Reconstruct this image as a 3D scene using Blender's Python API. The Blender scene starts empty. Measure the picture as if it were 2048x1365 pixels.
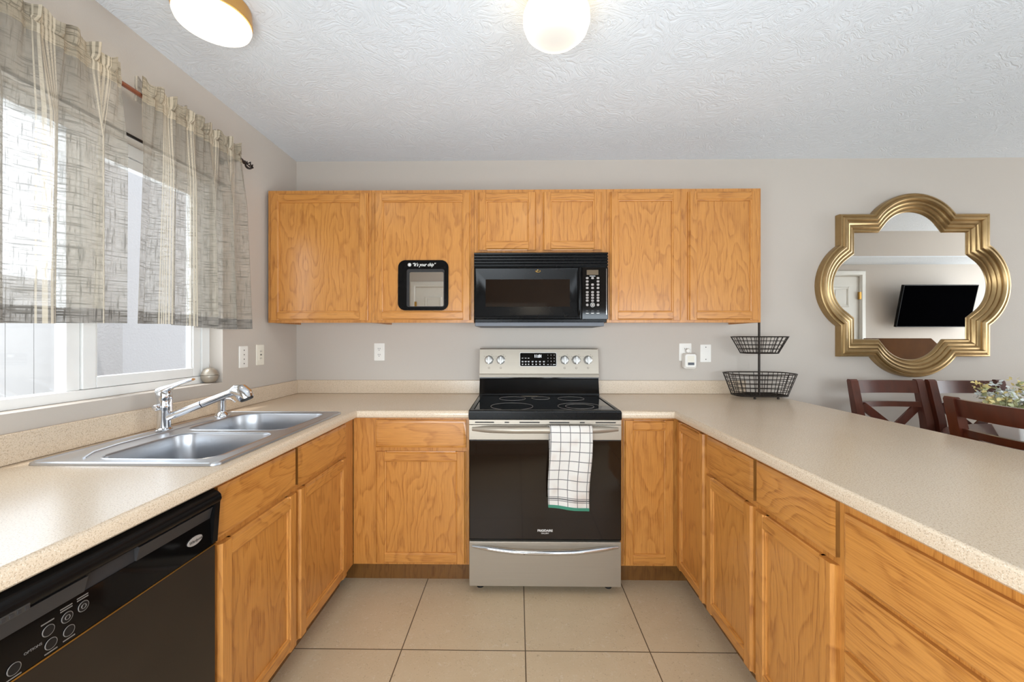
import bpy, bmesh, math, random
from mathutils import Vector, Matrix
random.seed(7)
PI = math.pi
SC = bpy.context.scene
COL = SC.collection

# ------------------------------------------------------------------ camera, world, lights, exposure
EYE = 1.278
cam = bpy.data.cameras.new('camera')
cam.sensor_width = 36.0
cam.lens = 815.0 / 2048.0 * 36.0
cam.clip_start = 0.02
cam.shift_y = -4.5 / 2048.0
camo = bpy.data.objects.new('camera', cam)
COL.objects.link(camo)
camo.location = (0, 0, EYE)
camo.rotation_euler = (PI / 2, 0, math.atan(11 / 815.0))
SC.camera = camo

world = bpy.data.worlds.new('world')
SC.world = world
world.use_nodes = True
bg = world.node_tree.nodes['Background']
bg.inputs['Color'].default_value = (0.93, 0.965, 1.0, 1)
bg.inputs['Strength'].default_value = 2.7

def area(name, loc, rot, sx, sy, energy, color=(1, 1, 1), spread=PI):
    l = bpy.data.lights.new(name, 'AREA')
    l.shape = 'RECTANGLE'; l.size = sx; l.size_y = sy; l.energy = energy; l.color = color; l.spread = spread
    o = bpy.data.objects.new(name, l); COL.objects.link(o)
    o.location = loc; o.rotation_euler = rot
    return o

area('window_daylight', (-1.70, 1.42, 1.58), (0, -PI / 2, 0), 1.0, 1.2, 8, (0.80, 0.91, 1.0))
area('patio_daylight', (6.40, 1.6, 1.35), (0, PI / 2, 0), 2.1, 1.9, 72, (0.88, 0.95, 1.0))
area('added_ceiling_fill', (0.15, 1.05, 0.95), (PI, 0, 0), 1.4, 1.0, 8, (0.78, 0.90, 1.0))  # added upward fill that evens out the ceiling, no real lamp here
area('added_rear_fill', (1.60, -1.08, 1.27), (math.radians(90), 0, 0), 1.9, 0.72, 36, (0.78, 0.90, 1.0))  # added soft fill from behind, set at the made-up rear window
area('added_front_fill', (-0.15, -0.34, 1.02), (math.radians(97), 0, math.radians(-20)), 1.4, 0.90, 58, (0.84, 0.93, 1.0))  # added fill panel behind the camera, lifts the fronts and low parts
sun = bpy.data.lights.new('sun', 'SUN'); sun.energy = 2.2; sun.angle = 0.03; sun.color = (1, 0.96, 0.9)
suno = bpy.data.objects.new('sun', sun); COL.objects.link(suno)
suno.rotation_euler = (math.radians(20), math.radians(-14), 0)

SC.view_settings.view_transform = 'Standard'
SC.view_settings.look = 'None'
SC.view_settings.exposure = 0.06
SC.view_settings.gamma = 1.0
SC.view_settings.use_curve_mapping = False
SC.cycles.max_bounces = 10
SC.cycles.diffuse_bounces = 6
SC.cycles.glossy_bounces = 5
SC.cycles.transmission_bounces = 8
SC.cycles.transparent_max_bounces = 16

# ------------------------------------------------------------------ materials
def lin(c):
    return tuple((v / 255 / 12.92 if v / 255 <= 0.04045 else ((v / 255 + 0.055) / 1.055) ** 2.4) for v in c) + (1,)

class NT:
    def __init__(s, name):
        s.m = bpy.data.materials.new(name); s.m.use_nodes = True
        s.t = s.m.node_tree; s.b = s.t.nodes['Principled BSDF']; s.out = s.t.nodes['Material Output']
    def n(s, typ, **kw):
        o = s.t.nodes.new(typ)
        for k, v in kw.items(): setattr(o, k, v)
        return o
    def l(s, a, b): s.t.links.new(a, b)
    def put(s, sock, v):
        if hasattr(v, 'is_linked') or isinstance(v, bpy.types.NodeSocket): s.l(v, sock)
        else: sock.default_value = v
    def math(s, op, a, b=None, c=None, clamp=False):
        o = s.n('ShaderNodeMath', operation=op); o.use_clamp = clamp
        for i, v in enumerate((a, b, c)):
            if v is not None: s.put(o.inputs[i], v)
        return o.outputs[0]
    def comb(s, x, y, z):
        o = s.n('ShaderNodeCombineXYZ')
        for i, v in enumerate((x, y, z)): s.put(o.inputs[i], v)
        return o.outputs[0]
    def coord(s, kind='Object'):
        tc = s.n('ShaderNodeTexCoord'); return tc.outputs[kind]
    def sep(s, v):
        o = s.n('ShaderNodeSeparateXYZ'); s.l(v, o.inputs[0]); return o.outputs
    def noise(s, vec, scale, detail=3, rough=0.5, dist=0.0):
        o = s.n('ShaderNodeTexNoise'); s.l(vec, o.inputs['Vector'])
        o.inputs['Scale'].default_value = scale; o.inputs['Detail'].default_value = detail
        o.inputs['Roughness'].default_value = rough; o.inputs['Distortion'].default_value = dist
        return o.outputs['Fac']
    def ramp(s, fac, stops):
        o = s.n('ShaderNodeValToRGB'); s.l(fac, o.inputs[0]); e = o.color_ramp.elements
        while len(e) < len(stops): e.new(0.5)
        for el, (p, c) in zip(e, stops):
            el.position = p; el.color = c if len(c) == 4 else tuple(c) + (1,)
        return o.outputs[0]
    def mix(s, f, a, b, mode='MIX'):
        o = s.n('ShaderNodeMix', data_type='RGBA', blend_type=mode)
        s.put(o.inputs[0], f); s.put(o.inputs[6], a); s.put(o.inputs[7], b)
        return o.outputs[2]
    def bump(s, h, strength, dist):
        o = s.n('ShaderNodeBump'); o.inputs['Strength'].default_value = strength
        o.inputs['Distance'].default_value = dist; s.l(h, o.inputs['Height'])
        s.l(o.outputs[0], s.b.inputs['Normal'])
    def set(s, color=None, rough=None, metal=None, spec=None, coat=None, coat_r=None):
        if color is not None: s.put(s.b.inputs['Base Color'], color)
        if rough is not None: s.put(s.b.inputs['Roughness'], rough)
        if metal is not None: s.put(s.b.inputs['Metallic'], metal)
        if spec is not None: s.put(s.b.inputs['Specular IOR Level'], spec)
        if coat is not None: s.put(s.b.inputs['Coat Weight'], coat)
        if coat_r is not None: s.put(s.b.inputs['Coat Roughness'], coat_r)
        return s.m

def plain(name, rgb, rough=0.5, metal=0.0, spec=0.5, var=0.05, scale=9.0, coat=None):
    t = NT(name); c = lin(rgb)
    f = t.noise(t.coord(), scale, 4)
    d = tuple(v * (1 - var) for v in c[:3]) + (1,); h = tuple(min(1, v * (1 + var)) for v in c[:3]) + (1,)
    return t.set(t.ramp(f, [(0.3, d), (0.7, h)]), rough, metal, spec, coat)

def oak(name, horizontal, tone=1.0):
    t = NT(name); x, y, z = t.sep(t.coord())
    a = t.math('ADD', x, y)
    across, along = (z, a) if horizontal else (a, z)
    info = t.n('ShaderNodeObjectInfo')
    seed = t.math('MULTIPLY', info.outputs['Random'], 37.0)
    across = t.math('ADD', across, seed)
    low = t.noise(t.comb(t.math('MULTIPLY', across, 1.0), t.math('MULTIPLY', along, 0.22), seed), 5.0, 2, 0.5)
    warp = t.noise(t.comb(across, t.math('MULTIPLY', along, 0.5), 3.0), 16.0, 2, 0.5)
    ph = t.math('ADD', t.math('MULTIPLY', across, 10.0), t.math('ADD', t.math('MULTIPLY', low, 16.0), t.math('MULTIPLY', warp, 1.5)))
    band = t.math('FRACT', ph)
    band = t.ramp(band, [(0.0, (0, 0, 0)), (0.55, (0.25, 0.25, 0.25)), (0.86, (1, 1, 1)), (1.0, (0, 0, 0))])
    pore = t.noise(t.comb(t.math('MULTIPLY', across, 300.0), t.math('MULTIPLY', along, 7.0), 0.0), 1.0, 4, 0.65)
    pores = t.ramp(pore, [(0.38, (1, 1, 1)), (0.56, (0, 0, 0))])
    big = t.noise(t.comb(across, along, 0), 2.2, 2)
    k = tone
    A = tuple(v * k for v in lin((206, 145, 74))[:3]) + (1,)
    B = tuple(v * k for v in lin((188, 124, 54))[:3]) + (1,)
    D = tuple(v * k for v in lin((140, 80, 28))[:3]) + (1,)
    base = t.mix(big, A, B)
    f = t.math('MULTIPLY', band, t.math('ADD', t.math('MULTIPLY', pores, 0.55), 0.25))
    c = t.mix(f, base, D)
    c = t.mix(t.math('MULTIPLY', pores, 0.26), c, D)
    t.bump(pore, 0.06, 0.002)
    return t.set(c, 0.34, 0, 0.5, 0.25, 0.22)

M = {}
M['oak_v'] = oak('oak_vertical_grain', False)
M['oak_h'] = oak('oak_horizontal_grain', True)
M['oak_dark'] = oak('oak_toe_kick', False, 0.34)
M['oak_shaded'] = oak('oak_shaded_end', False, 0.42)   # darker oak: shade painted into the drawer front ends

def laminate():
    t = NT('speckled_laminate'); v = t.coord()
    n1 = t.noise(v, 300.0, 3, 0.6); n2 = t.noise(v, 520.0, 2, 0.6); n3 = t.noise(v, 3.0, 2)
    base = t.mix(n3, lin((214, 195, 171)), lin((207, 187, 162)))
    c = t.mix(t.ramp(n1, [(0.53, (0, 0, 0)), (0.61, (0.55, 0.55, 0.55))]), base, lin((158, 134, 108)))
    c = t.mix(t.ramp(n2, [(0.58, (0, 0, 0)), (0.68, (0.7, 0.7, 0.7))]), c, lin((238, 230, 218)))
    t.bump(n1, 0.03, 0.001)
    return t.set(c, 0.24, 0, 0.5)
M['laminate'] = laminate()

def painted(name, rgb, scale, strength, dist):
    t = NT(name); v = t.coord()
    n = t.noise(v, scale, 3, 0.6)
    big = t.noise(v, 1.3, 2)
    c = lin(rgb); d = tuple(x * 0.97 for x in c[:3]) + (1,)
    t.bump(n, strength, dist)
    return t.set(t.mix(big, c, d), 0.6, 0, 0.3)
M['wall'] = painted('greige_wall_paint', (196, 187, 177), 130.0, 0.12, 0.003)

def ceiling_mat():
    t = NT('hand_textured_ceiling'); v = t.coord()
    w = t.n('ShaderNodeTexNoise'); t.l(v, w.inputs['Vector']); w.inputs['Scale'].default_value = 5.0; w.inputs['Detail'].default_value = 1
    va = t.n('ShaderNodeVectorMath', operation='MULTIPLY_ADD'); t.l(w.outputs['Color'], va.inputs[0])
    va.inputs[1].default_value = (1.3, 1.3, 0.2); t.l(v, va.inputs[2])
    n = t.noise(va.outputs[0], 24.0, 3, 0.55, 0.9)
    r = t.ramp(n, [(0.40, (0, 0, 0)), (0.55, (1, 1, 1))])
    t.bump(r, 0.35, 0.006)
    return t.set(lin((224, 229, 234)), 0.7, 0, 0.2)
M['ceiling'] = ceiling_mat()

def floor_mat():
    t = NT('vinyl_floor_tile'); v = t.coord(); x, y, z = t.sep(v)
    P = 0.508
    def line(c, off):
        f = t.math('FRACT', t.math('DIVIDE', t.math('ADD', c, -off + 50 * P), P))
        d = t.math('ABSOLUTE', t.math('SUBTRACT', f, 0.5))
        return t.math('GREATER_THAN', d, 0.5 - 0.0022 / P)
    g = t.math('MAXIMUM', line(x, 0.032), line(y, 1.668))
    n1 = t.noise(v, 7.0, 4, 0.6); n2 = t.noise(v, 46.0, 4, 0.65, 1.6); n3 = t.noise(v, 70.0, 3, 0.6, 2.0)
    tx = t.math('FLOOR', t.math('DIVIDE', t.math('ADD', x, -0.032), P)); ty = t.math('FLOOR', t.math('DIVIDE', t.math('ADD', y, -1.668), P))
    wn = t.n('ShaderNodeTexWhiteNoise', noise_dimensions='2D'); t.l(t.comb(tx, ty, 0), wn.inputs['Vector'])
    c = t.mix(n1, lin((203, 182, 152)), lin((188, 166, 135)))
    c = t.mix(t.ramp(n2, [(0.57, (0, 0, 0)), (0.68, (0.6, 0.6, 0.6))]), c, lin((208, 194, 172)))
    c = t.mix(t.ramp(n3, [(0.30, (0.45, 0.45, 0.45)), (0.40, (0, 0, 0))]), c, lin((126, 108, 86)))
    c = t.mix(t.math('MULTIPLY', wn.outputs['Value'], 0.12), c, lin((150, 132, 108)))
    c = t.mix(g, c, lin((88, 72, 54)))
    return t.set(c, 0.42, 0, 0.4)
M['floor'] = floor_mat()

def brushed(name, rgb, rough, axis, metal=1.0):
    t = NT(name); x, y, z = t.sep(t.coord())
    sc = {'x': (3, 500, 500), 'y': (500, 3, 500), 'z': (500, 500, 3)}[axis]
    n = t.noise(t.comb(t.math('MULTIPLY', x, sc[0]), t.math('MULTIPLY', y, sc[1]), t.math('MULTIPLY', z, sc[2])), 1.0, 3)
    c = lin(rgb); d = tuple(v * 0.88 for v in c[:3]) + (1,)
    r = t.math('ADD', t.math('MULTIPLY', n, 0.14), rough - 0.07)
    return t.set(t.mix(n, c, d), r, metal)
M['steel'] = brushed('brushed_stainless', (172, 162, 148), 0.42, 'x', 0.6)
M['sink_steel'] = brushed('sink_stainless', (204, 206, 210), 0.34, 'y')
M['chrome'] = plain('polished_chrome', (222, 224, 228), 0.07, 1.0, var=0.02)
M['dishwasher_black'] = plain('dishwasher_black', (34, 27, 21), 0.3, 0, 0.4, var=0.1)
M['satin'] = plain('satin_silver', (206, 204, 200), 0.3, 0.55, var=0.02)
M['black_gloss'] = plain('black_glass', (9, 8, 8), 0.06, 0, 0.35, var=0.2)
M['oven_glass'] = plain('dark_oven_glass', (28, 19, 13), 0.05, 0, 0.4, var=0.1)
M['black_plastic'] = plain('black_plastic', (13, 12, 12), 0.24, 0, 0.14, var=0.1)
M['charcoal_plastic'] = plain('charcoal_plastic', (46, 44, 44), 0.42, 0, 0.3, var=0.06)
M['grey_plastic'] = plain('grey_plastic', (96, 99, 106), 0.5)
M['display'] = plain('smoky_display', (98, 82, 62), 0.25)
M['print_white'] = plain('white_print', (226, 224, 220), 0.5)
M['print_grey'] = plain('grey_print', (150, 142, 136), 0.5)
M['print_dim'] = plain('dim_grey_print', (104, 98, 93), 0.5)
M['key_black'] = plain('black_key', (26, 24, 23), 0.4, 0, 0.2)
M['white_vinyl'] = plain('white_vinyl', (236, 236, 234), 0.35, var=0.02)
M['white_paint'] = plain('white_door_paint', (226, 224, 216), 0.4, var=0.02)
M['white_plastic'] = plain('white_plastic', (236, 233, 226), 0.35, var=0.02)
M['ivory_plastic'] = plain('ivory_plastic', (233, 227, 212), 0.35, var=0.02)
M['slot'] = plain('dark_slot', (48, 44, 40), 0.6)
M['bronze'] = plain('dark_bronze', (44, 36, 32), 0.4, 0.5)
M['rod_wood'] = plain('reddish_rod', (112, 62, 40), 0.35, var=0.15, scale=40)
M['wire'] = plain('dark_wire', (46, 38, 32), 0.45, 0.6)
M['gold_band'] = plain('gold_lamp_metal', (206, 158, 92), 0.35, 0.7)
M['brass'] = plain('brass', (190, 150, 80), 0.3, 1.0)
M['stucco'] = painted('grey_stucco', (168, 167, 168), 60.0, 0.4, 0.01)
M['fence'] = plain('white_fence_vinyl', (214, 214, 214), 0.5, var=0.02)
M['ground'] = plain('gravel_ground', (150, 142, 130), 0.9, var=0.2, scale=40)
M['screen'] = plain('black_screen', (3, 3, 4), 0.5, 0, 0.0)
M['brown_panel'] = plain('brown_leather', (98, 62, 28), 0.6, 0, 0.1, var=0.2, scale=4)
M['green_edge'] = plain('green_edging', (60, 128, 104), 0.8)
M['ceramic'] = plain('white_ceramic', (228, 226, 220), 0.35, var=0.03)
M['leaf'] = plain('pale_green_leaf', (190, 194, 150), 0.6, var=0.25, scale=30)
M['flower_white'] = plain('white_blue_petals', (218, 224, 222), 0.6, var=0.08, scale=30)
M['flower_yellow'] = plain('yellow_petals', (226, 210, 146), 0.6, var=0.2, scale=30)
M['rubber'] = plain('black_rubber', (20, 20, 20), 0.7)

def gold_frame():
    t = NT('aged_gold_leaf'); v = t.coord()
    n = t.noise(v, 14.0, 4, 0.6)
    return t.set(t.mix(n, lin((188, 160, 116)), lin((150, 122, 80))), 0.34, 0.9)
M['gold'] = gold_frame()
def mahogany():
    t = NT('mahogany_stain'); x, y, z = t.sep(t.coord())
    n = t.noise(t.comb(t.math('MULTIPLY', x, 40), t.math('MULTIPLY', y, 40), t.math('MULTIPLY', z, 6)), 1.0, 4)
    return t.set(t.mix(n, lin((98, 46, 30)), lin((58, 26, 18))), 0.28, 0, 0.5, 0.3, 0.15)
M['mahogany'] = mahogany()
def mirror_mat():
    t = NT('silvered_glass'); n = t.noise(t.coord(), 3.0, 1)
    return t.set(t.mix(n, (0.90, 0.90, 0.89, 1), (0.88, 0.88, 0.87, 1)), 0.01, 1.0)
M['mirror'] = mirror_mat()
def pane():
    t = NT('window_glass')
    tr = t.n('ShaderNodeBsdfTransparent'); gl = t.n('ShaderNodeBsdfGlossy'); gl.inputs['Roughness'].default_value = 0.02
    mx = t.n('ShaderNodeMixShader'); mx.inputs[0].default_value = 0.05; t.l(tr.outputs[0], mx.inputs[1]); t.l(gl.outputs[0], mx.inputs[2])
    tr.inputs[0].default_value = (0.96, 0.97, 0.98, 1)
    t.l(mx.outputs[0], t.out.inputs['Surface']); return t.m
M['pane'] = pane()
def opal(name, ztop, h):
    """lit opal glass: whitest underneath, warmer towards the fitting"""
    t = NT(name); x, y, z = t.sep(t.coord())
    f = t.math('DIVIDE', t.math('ADD', z, ztop), h, clamp=True)
    c = t.ramp(f, [(0.0, (1.0, 0.94, 0.84, 1)), (0.45, (1.0, 0.90, 0.70, 1)), (1.0, (1.0, 0.68, 0.26, 1))])
    t.set((0.10, 0.095, 0.085, 1), 0.3)
    t.l(c, t.b.inputs['Emission Color']); t.put(t.b.inputs['Emission Strength'], t.math('ADD', 0.80, t.math('MULTIPLY', f, 3.2)))
    return t.m
M['flat_glass'] = opal('lit_opal_glass', 0.095, 0.06)
M['globe_glass'] = opal('lit_opal_globe', 0.178, 0.15)
def glow(name, col, strength):
    t = NT(name); n = t.noise(t.coord(), 20.0, 1)
    t.l(t.mix(n, col, col), t.b.inputs['Emission Color']); t.b.inputs['Emission Strength'].default_value = strength
    return t.m
M['led'] = glow('clock_digits', (0.85, 0.93, 1.0, 1), 1.6)

def curtain_mat(name, opacity, col):
    t = NT(name)
    uv = t.n('ShaderNodeUVMap'); u, v, _ = t.sep(uv.outputs[0])
    h = t.noise(t.comb(t.math('MULTIPLY', u, 14), t.math('MULTIPLY', v, 190), 0), 1.0, 3, 0.6)
    w = t.noise(t.comb(t.math('MULTIPLY', u, 230), t.math('MULTIPLY', v, 12), 5.0), 1.0, 3, 0.6)
    hh = t.ramp(h, [(0.44, (0, 0, 0)), (0.64, (1, 1, 1))]); ww = t.ramp(w, [(0.46, (0, 0, 0)), (0.66, (1, 1, 1))])
    th = t.math('MAXIMUM', hh, ww)
    # cream stripe bundles woven down the cloth
    f = t.math('FRACT', t.math('DIVIDE', u, 0.21))
    inb = t.math('LESS_THAN', f, 0.36)
    fine = t.math('GREATER_THAN', t.math('FRACT', t.math('MULTIPLY', u, 80.0)), 0.42)
    stripe = t.math('MULTIPLY', inb, fine)
    c = t.mix(th, col, tuple(x * 0.42 for x in col[:3]) + (1,))
    c = t.mix(t.math('MULTIPLY', stripe, 0.6), c, lin((220, 207, 184)))
    op = t.math('ADD', opacity, t.math('ADD', t.math('MULTIPLY', th, 0.36), t.math('MULTIPLY', stripe, 0.14)), clamp=True)
    df = t.n('ShaderNodeBsdfDiffuse'); tl = t.n('ShaderNodeBsdfTranslucent'); tp = t.n('ShaderNodeBsdfTransparent')
    t.l(c, df.inputs[0]); t.l(c, tl.inputs[0])
    m1 = t.n('ShaderNodeMixShader'); m1.inputs[0].default_value = 0.24; t.l(df.outputs[0], m1.inputs[1]); t.l(tl.outputs[0], m1.inputs[2])
    m2 = t.n('ShaderNodeMixShader'); t.l(op, m2.inputs[0]); t.l(tp.outputs[0], m2.inputs[1]); t.l(m1.outputs[0], m2.inputs[2])
    t.l(m2.outputs[0], t.out.inputs['Surface']); return t.m
M['linen'] = curtain_mat('sheer_linen', 0.45, lin((182, 174, 160)))
M['linen_head'] = curtain_mat('gathered_linen', 0.76, lin((188, 176, 155)))
M['linen_hem'] = curtain_mat('doubled_linen', 0.80, lin((150, 144, 136)))

def towel_mat():
    t = NT('checked_waffle_cotton')
    uv = t.n('ShaderNodeUVMap'); u, v, _ = t.sep(uv.outputs[0])
    def ln(c, per, off, wd):
        f = t.math('FRACT', t.math('DIVIDE', t.math('ADD', c, off), per)); return t.math('LESS_THAN', f, wd / per)
    g = t.math('MAXIMUM', ln(u, 0.047, 0.045, 0.0032), t.math('MULTIPLY', ln(v, 0.045, 0.008, 0.0034), t.math('LESS_THAN', v, 0.325)))
    for v0, w_ in ((0.344, 0.003), (0.351, 0.006), (0.361, 0.003)):
        g = t.math('MAXIMUM', g, t.math('MULTIPLY', t.math('GREATER_THAN', v, v0), t.math('LESS_THAN', v, v0 + w_)))
    wf = t.math('MULTIPLY', t.math('SINE', t.math('MULTIPLY', u, 1300)), t.math('SINE', t.math('MULTIPLY', v, 1300)))
    st = t.noise(t.comb(u, v, 0), 9.0, 2)
    c = t.mix(t.ramp(st, [(0.52, (0, 0, 0)), (0.72, (0.55, 0.55, 0.55))]), lin((216, 212, 206)), lin((194, 172, 158)))
    c = t.mix(t.math('MULTIPLY', g, 0.85), c, lin((62, 62, 66)))
    t.bump(wf, 0.35, 0.001)
    return t.set(c, 0.9, 0, 0.1)
M['towel'] = towel_mat()

# ------------------------------------------------------------------ mesh helpers
def ident(p): return Vector(p)
class MB:
    """Collects shapes and links them as ONE mesh object."""
    def __init__(s, f=None): s.bm = bmesh.new(); s.f = f or ident; s.uv = None
    def V(s, p): return s.bm.verts.new(s.f(p))
    def face(s, vs, mi=0):
        try: fc = s.bm.faces.new(vs); fc.material_index = mi; return fc
        except ValueError: return None
    def box(s, x0, x1, y0, y1, z0, z1, bev=0.0, mi=0, seg=2):
        v = [s.V(p) for p in ((x0, y0, z0), (x1, y0, z0), (x1, y1, z0), (x0, y1, z0), (x0, y0, z1), (x1, y0, z1), (x1, y1, z1), (x0, y1, z1))]
        fs = [s.face([v[i] for i in q], mi) for q in ((3, 2, 1, 0), (4, 5, 6, 7), (0, 1, 5, 4), (1, 2, 6, 5), (2, 3, 7, 6), (3, 0, 4, 7))]
        if bev > 0:
            es = list({e for f in fs for e in f.edges})
            r = bmesh.ops.bevel(s.bm, geom=es, offset=bev, segments=seg, profile=0.5, affect='EDGES')
            for f in r['faces']: f.material_index = mi
        return s
    def loft(s, rings, closed=True, cap0=True, cap1=True, mi=0):
        R = [[s.V(p) for p in r] for r in rings]
        n = len(R[0])
        for a, b in zip(R, R[1:]):
            for i in range(n if closed else n - 1):
                j = (i + 1) % n
                s.face([a[i], a[j], b[j], b[i]], mi)
        if cap0 and closed: s.face(R[0][::-1], mi)
        if cap1 and closed: s.face(R[-1], mi)
        return s
    def prism(s, poly, axis, a, b, mi=0):
        def pt(p, h):
            return {'x': (h, p[0], p[1]), 'y': (p[0], h, p[1]), 'z': (p[0], p[1], h)}[axis]
        return s.loft([[pt(p, a) for p in poly], [pt(p, b) for p in poly]], mi=mi)
    def tube(s, pts, r, n=8, closed=False, caps=True, mi=0):
        P = [Vector(p) for p in pts]; rings = []; up = None
        for i, p in enumerate(P):
            if closed: d = P[(i + 1) % len(P)] - P[i - 1]
            else: d = P[min(i + 1, len(P) - 1)] - P[max(i - 1, 0)]
            d.normalize()
            if up is None: up = d.orthogonal().normalized()
            up = (up - d * up.dot(d)).normalized()
            q = d.cross(up); rr = r[i] if isinstance(r, (list, tuple)) else r
            rings.append([p + (up * math.cos(2 * PI * k / n) + q * math.sin(2 * PI * k / n)) * rr for k in range(n)])
        if closed:
            R = [[s.V(p) for p in g] for g in rings]
            for i in range(len(R)):
                a, b = R[i], R[(i + 1) % len(R)]
                for k in range(n): s.face([a[k], a[(k + 1) % n], b[(k + 1) % n], b[k]], mi)
            return s
        return s.loft(rings, True, caps, caps, mi)
    def lathe(s, prof, c, axis=(0, 0, 1), n=32, mi=0, cap=True):
        ax = Vector(axis).normalized(); u = ax.orthogonal().normalized(); w = ax.cross(u); c = Vector(c)
        rings = [[c + ax * h + (u * math.cos(2 * PI * k / n) + w * math.sin(2 * PI * k / n)) * max(r, 1e-4) for k in range(n)] for r, h in prof]
        return s.loft(rings, True, cap, cap, mi)
    def bar(s, p0, p1, w, t, up=(0, 0, 1), mi=0):
        p0, p1 = Vector(p0), Vector(p1); d = (p1 - p0).normalized(); u = Vector(up)
        a = d.cross(u)
        if a.length < 1e-5: a = d.orthogonal()
        a.normalize(); b = a.cross(d).normalized()
        ring = lambda p: [p + a * (sx * w / 2) + b * (sy * t / 2) for sx, sy in ((-1, -1), (1, -1), (1, 1), (-1, 1))]
        return s.loft([ring(p0), ring(p1)], mi=mi)
    def sweep(s, path, prof, fn, closed=True, right=True, mi=0, mif=None):
        """prof of (offset, height) carried along a 2D path with mitred corners; fn(a, b, h) -> point"""
        n = len(path); P = [Vector(p) for p in path]; rings = []
        def nrm(d): d = d.normalized(); return Vector((d.y, -d.x)) if right else Vector((-d.y, d.x))
        for i in range(n):
            if closed or 0 < i < n - 1:
                n1 = nrm(P[i] - P[i - 1]); n2 = nrm(P[(i + 1) % n] - P[i])
            elif i == 0: n1 = n2 = nrm(P[1] - P[0])
            else: n1 = n2 = nrm(P[i] - P[i - 1])
            m = (n1 + n2) / (1 + n1.dot(n2))
            rings.append([fn(*(P[i] + m * d), h) for d, h in prof])
        R = [[s.V(p) for p in r] for r in rings]; k = len(prof)
        for i in range(n if closed else n - 1):
            a, b = R[i], R[(i + 1) % n]
            for j in range(k):
                q = (j + 1) % k
                s.face([a[j], a[q], b[q], b[j]], mif(i) if mif else mi)
        if not closed: s.face(R[0]); s.face(R[-1][::-1])
        return s
    def text(s, body, size, fn, depth=0.0006, align='CENTER', shear=0.0, bold=0.0):
        cu = bpy.data.curves.new('t', 'FONT'); cu.body = body; cu.size = size; cu.align_x = align; cu.align_y = 'CENTER'
        cu.extrude = depth / 2; cu.shear = shear; cu.offset = bold; cu.resolution_u = 3
        o = bpy.data.objects.new('t', cu); COL.objects.link(o)
        me = bpy.data.meshes.new_from_object(o.evaluated_get(bpy.context.evaluated_depsgraph_get()))
        vs = [s.V(fn(v.co.x, v.co.y, v.co.z)) for v in me.vertices]
        for p in me.polygons: s.face([vs[i] for i in p.vertices])
        bpy.data.objects.remove(o); bpy.data.meshes.remove(me); bpy.data.curves.remove(cu)
        return s
    def build(s, name, mat, parent=None, label=None, smooth=True, fix=True, org=None):
        bm = s.bm
        if fix: bmesh.ops.recalc_face_normals(bm, faces=bm.faces)
        o_ = Vector((0, 0, 0))
        if parent is not None: o_ = Vector(parent.get('_o', (0, 0, 0)))
        elif org is not None: o_ = Vector(org)
        for v in bm.verts: v.co -= o_
        me = bpy.data.meshes.new(name); bm.to_mesh(me); bm.free()
        for m in (mat if isinstance(mat, (list, tuple)) else [mat]): me.materials.append(m)
        if smooth:
            me.shade_smooth(); me.set_sharp_from_angle(angle=math.radians(38))
        o = bpy.data.objects.new(name, me); COL.objects.link(o)
        if smooth:
            wn = o.modifiers.new('weighted_normals', 'WEIGHTED_NORMAL'); wn.keep_sharp = True; wn.weight = 100
        if parent is not None:
            o.parent = parent; o['_o'] = tuple(o_)
        else: o.location = o_; o['_o'] = tuple(o_)
        if label: o['label'] = label
        return o

def tag(o, label=None, cat=None, group=None, kind=None):
    if label: o['label'] = label
    if cat: o['category'] = cat
    if group: o['group'] = group
    if kind: o['kind'] = kind
    return o
def thing(name, label, cat, loc=(0, 0, 0), group=None, local=False):
    o = bpy.data.objects.new(name, None); o.empty_display_size = 0.05; COL.objects.link(o)
    o.location = loc; o['_o'] = (0, 0, 0) if local else tuple(loc)
    return tag(o, label, cat, group)
def struct(mb, name, mat, parent=None, smooth=True):
    o = mb.build(name, mat, parent, smooth=smooth)
    if parent is None: o['kind'] = 'structure'
    return o

# frames for fronts: (u across, n outwards, w up)
def facing_y(Y): return lambda p: Vector((p[0], Y - p[1], p[2]))       # looks towards the camera
def facing_px(X): return lambda p: Vector((X + p[1], p[0], p[2]))      # left run
def facing_nx(X): return lambda p: Vector((X - p[1], p[0], p[2]))      # right run

# ------------------------------------------------------------------ the room
WX, WY, CZ = -1.48, 2.71, 2.465
RX = 6.5
struct(MB().box(WX - 0.16, RX, -1.2, WY, -0.05, 0), 'floor', M['floor'])
struct(MB().box(WX - 0.16, RX, -1.2, WY + 0.12, CZ, CZ + 0.06), 'ceiling', M['ceiling'])
struct(MB().box(WX - 0.16, RX, WY, WY + 0.12, -0.05, CZ), 'wall_back', M['wall'])
OY0, OY1, OZ0, OZ1 = 0.815, 2.026, 1.06, 2.053
wl = MB()
for b in ((-1.2, OY0, 0, CZ), (OY1, WY, 0, CZ), (OY0, OY1, 0, OZ0), (OY0, OY1, OZ1, CZ)):
    wl.box(WX - 0.16, WX, b[0], b[1], b[2], b[3])
bmesh.ops.remove_doubles(wl.bm, verts=wl.bm.verts, dist=1e-5)
struct(wl, 'wall_left', M['wall'], smooth=False)
wrr = MB().box(WX, 0.58, -1.2, -1.12, 0, CZ).box(2.62, 3.0, -1.2, -1.12, 0, CZ).box(0.58, 2.62, -1.2, -1.12, 0, 0.88).box(0.58, 2.62, -1.2, -1.12, 1.70, CZ)
struct(wrr, 'wall_rear', M['wall'], smooth=False)
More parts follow.
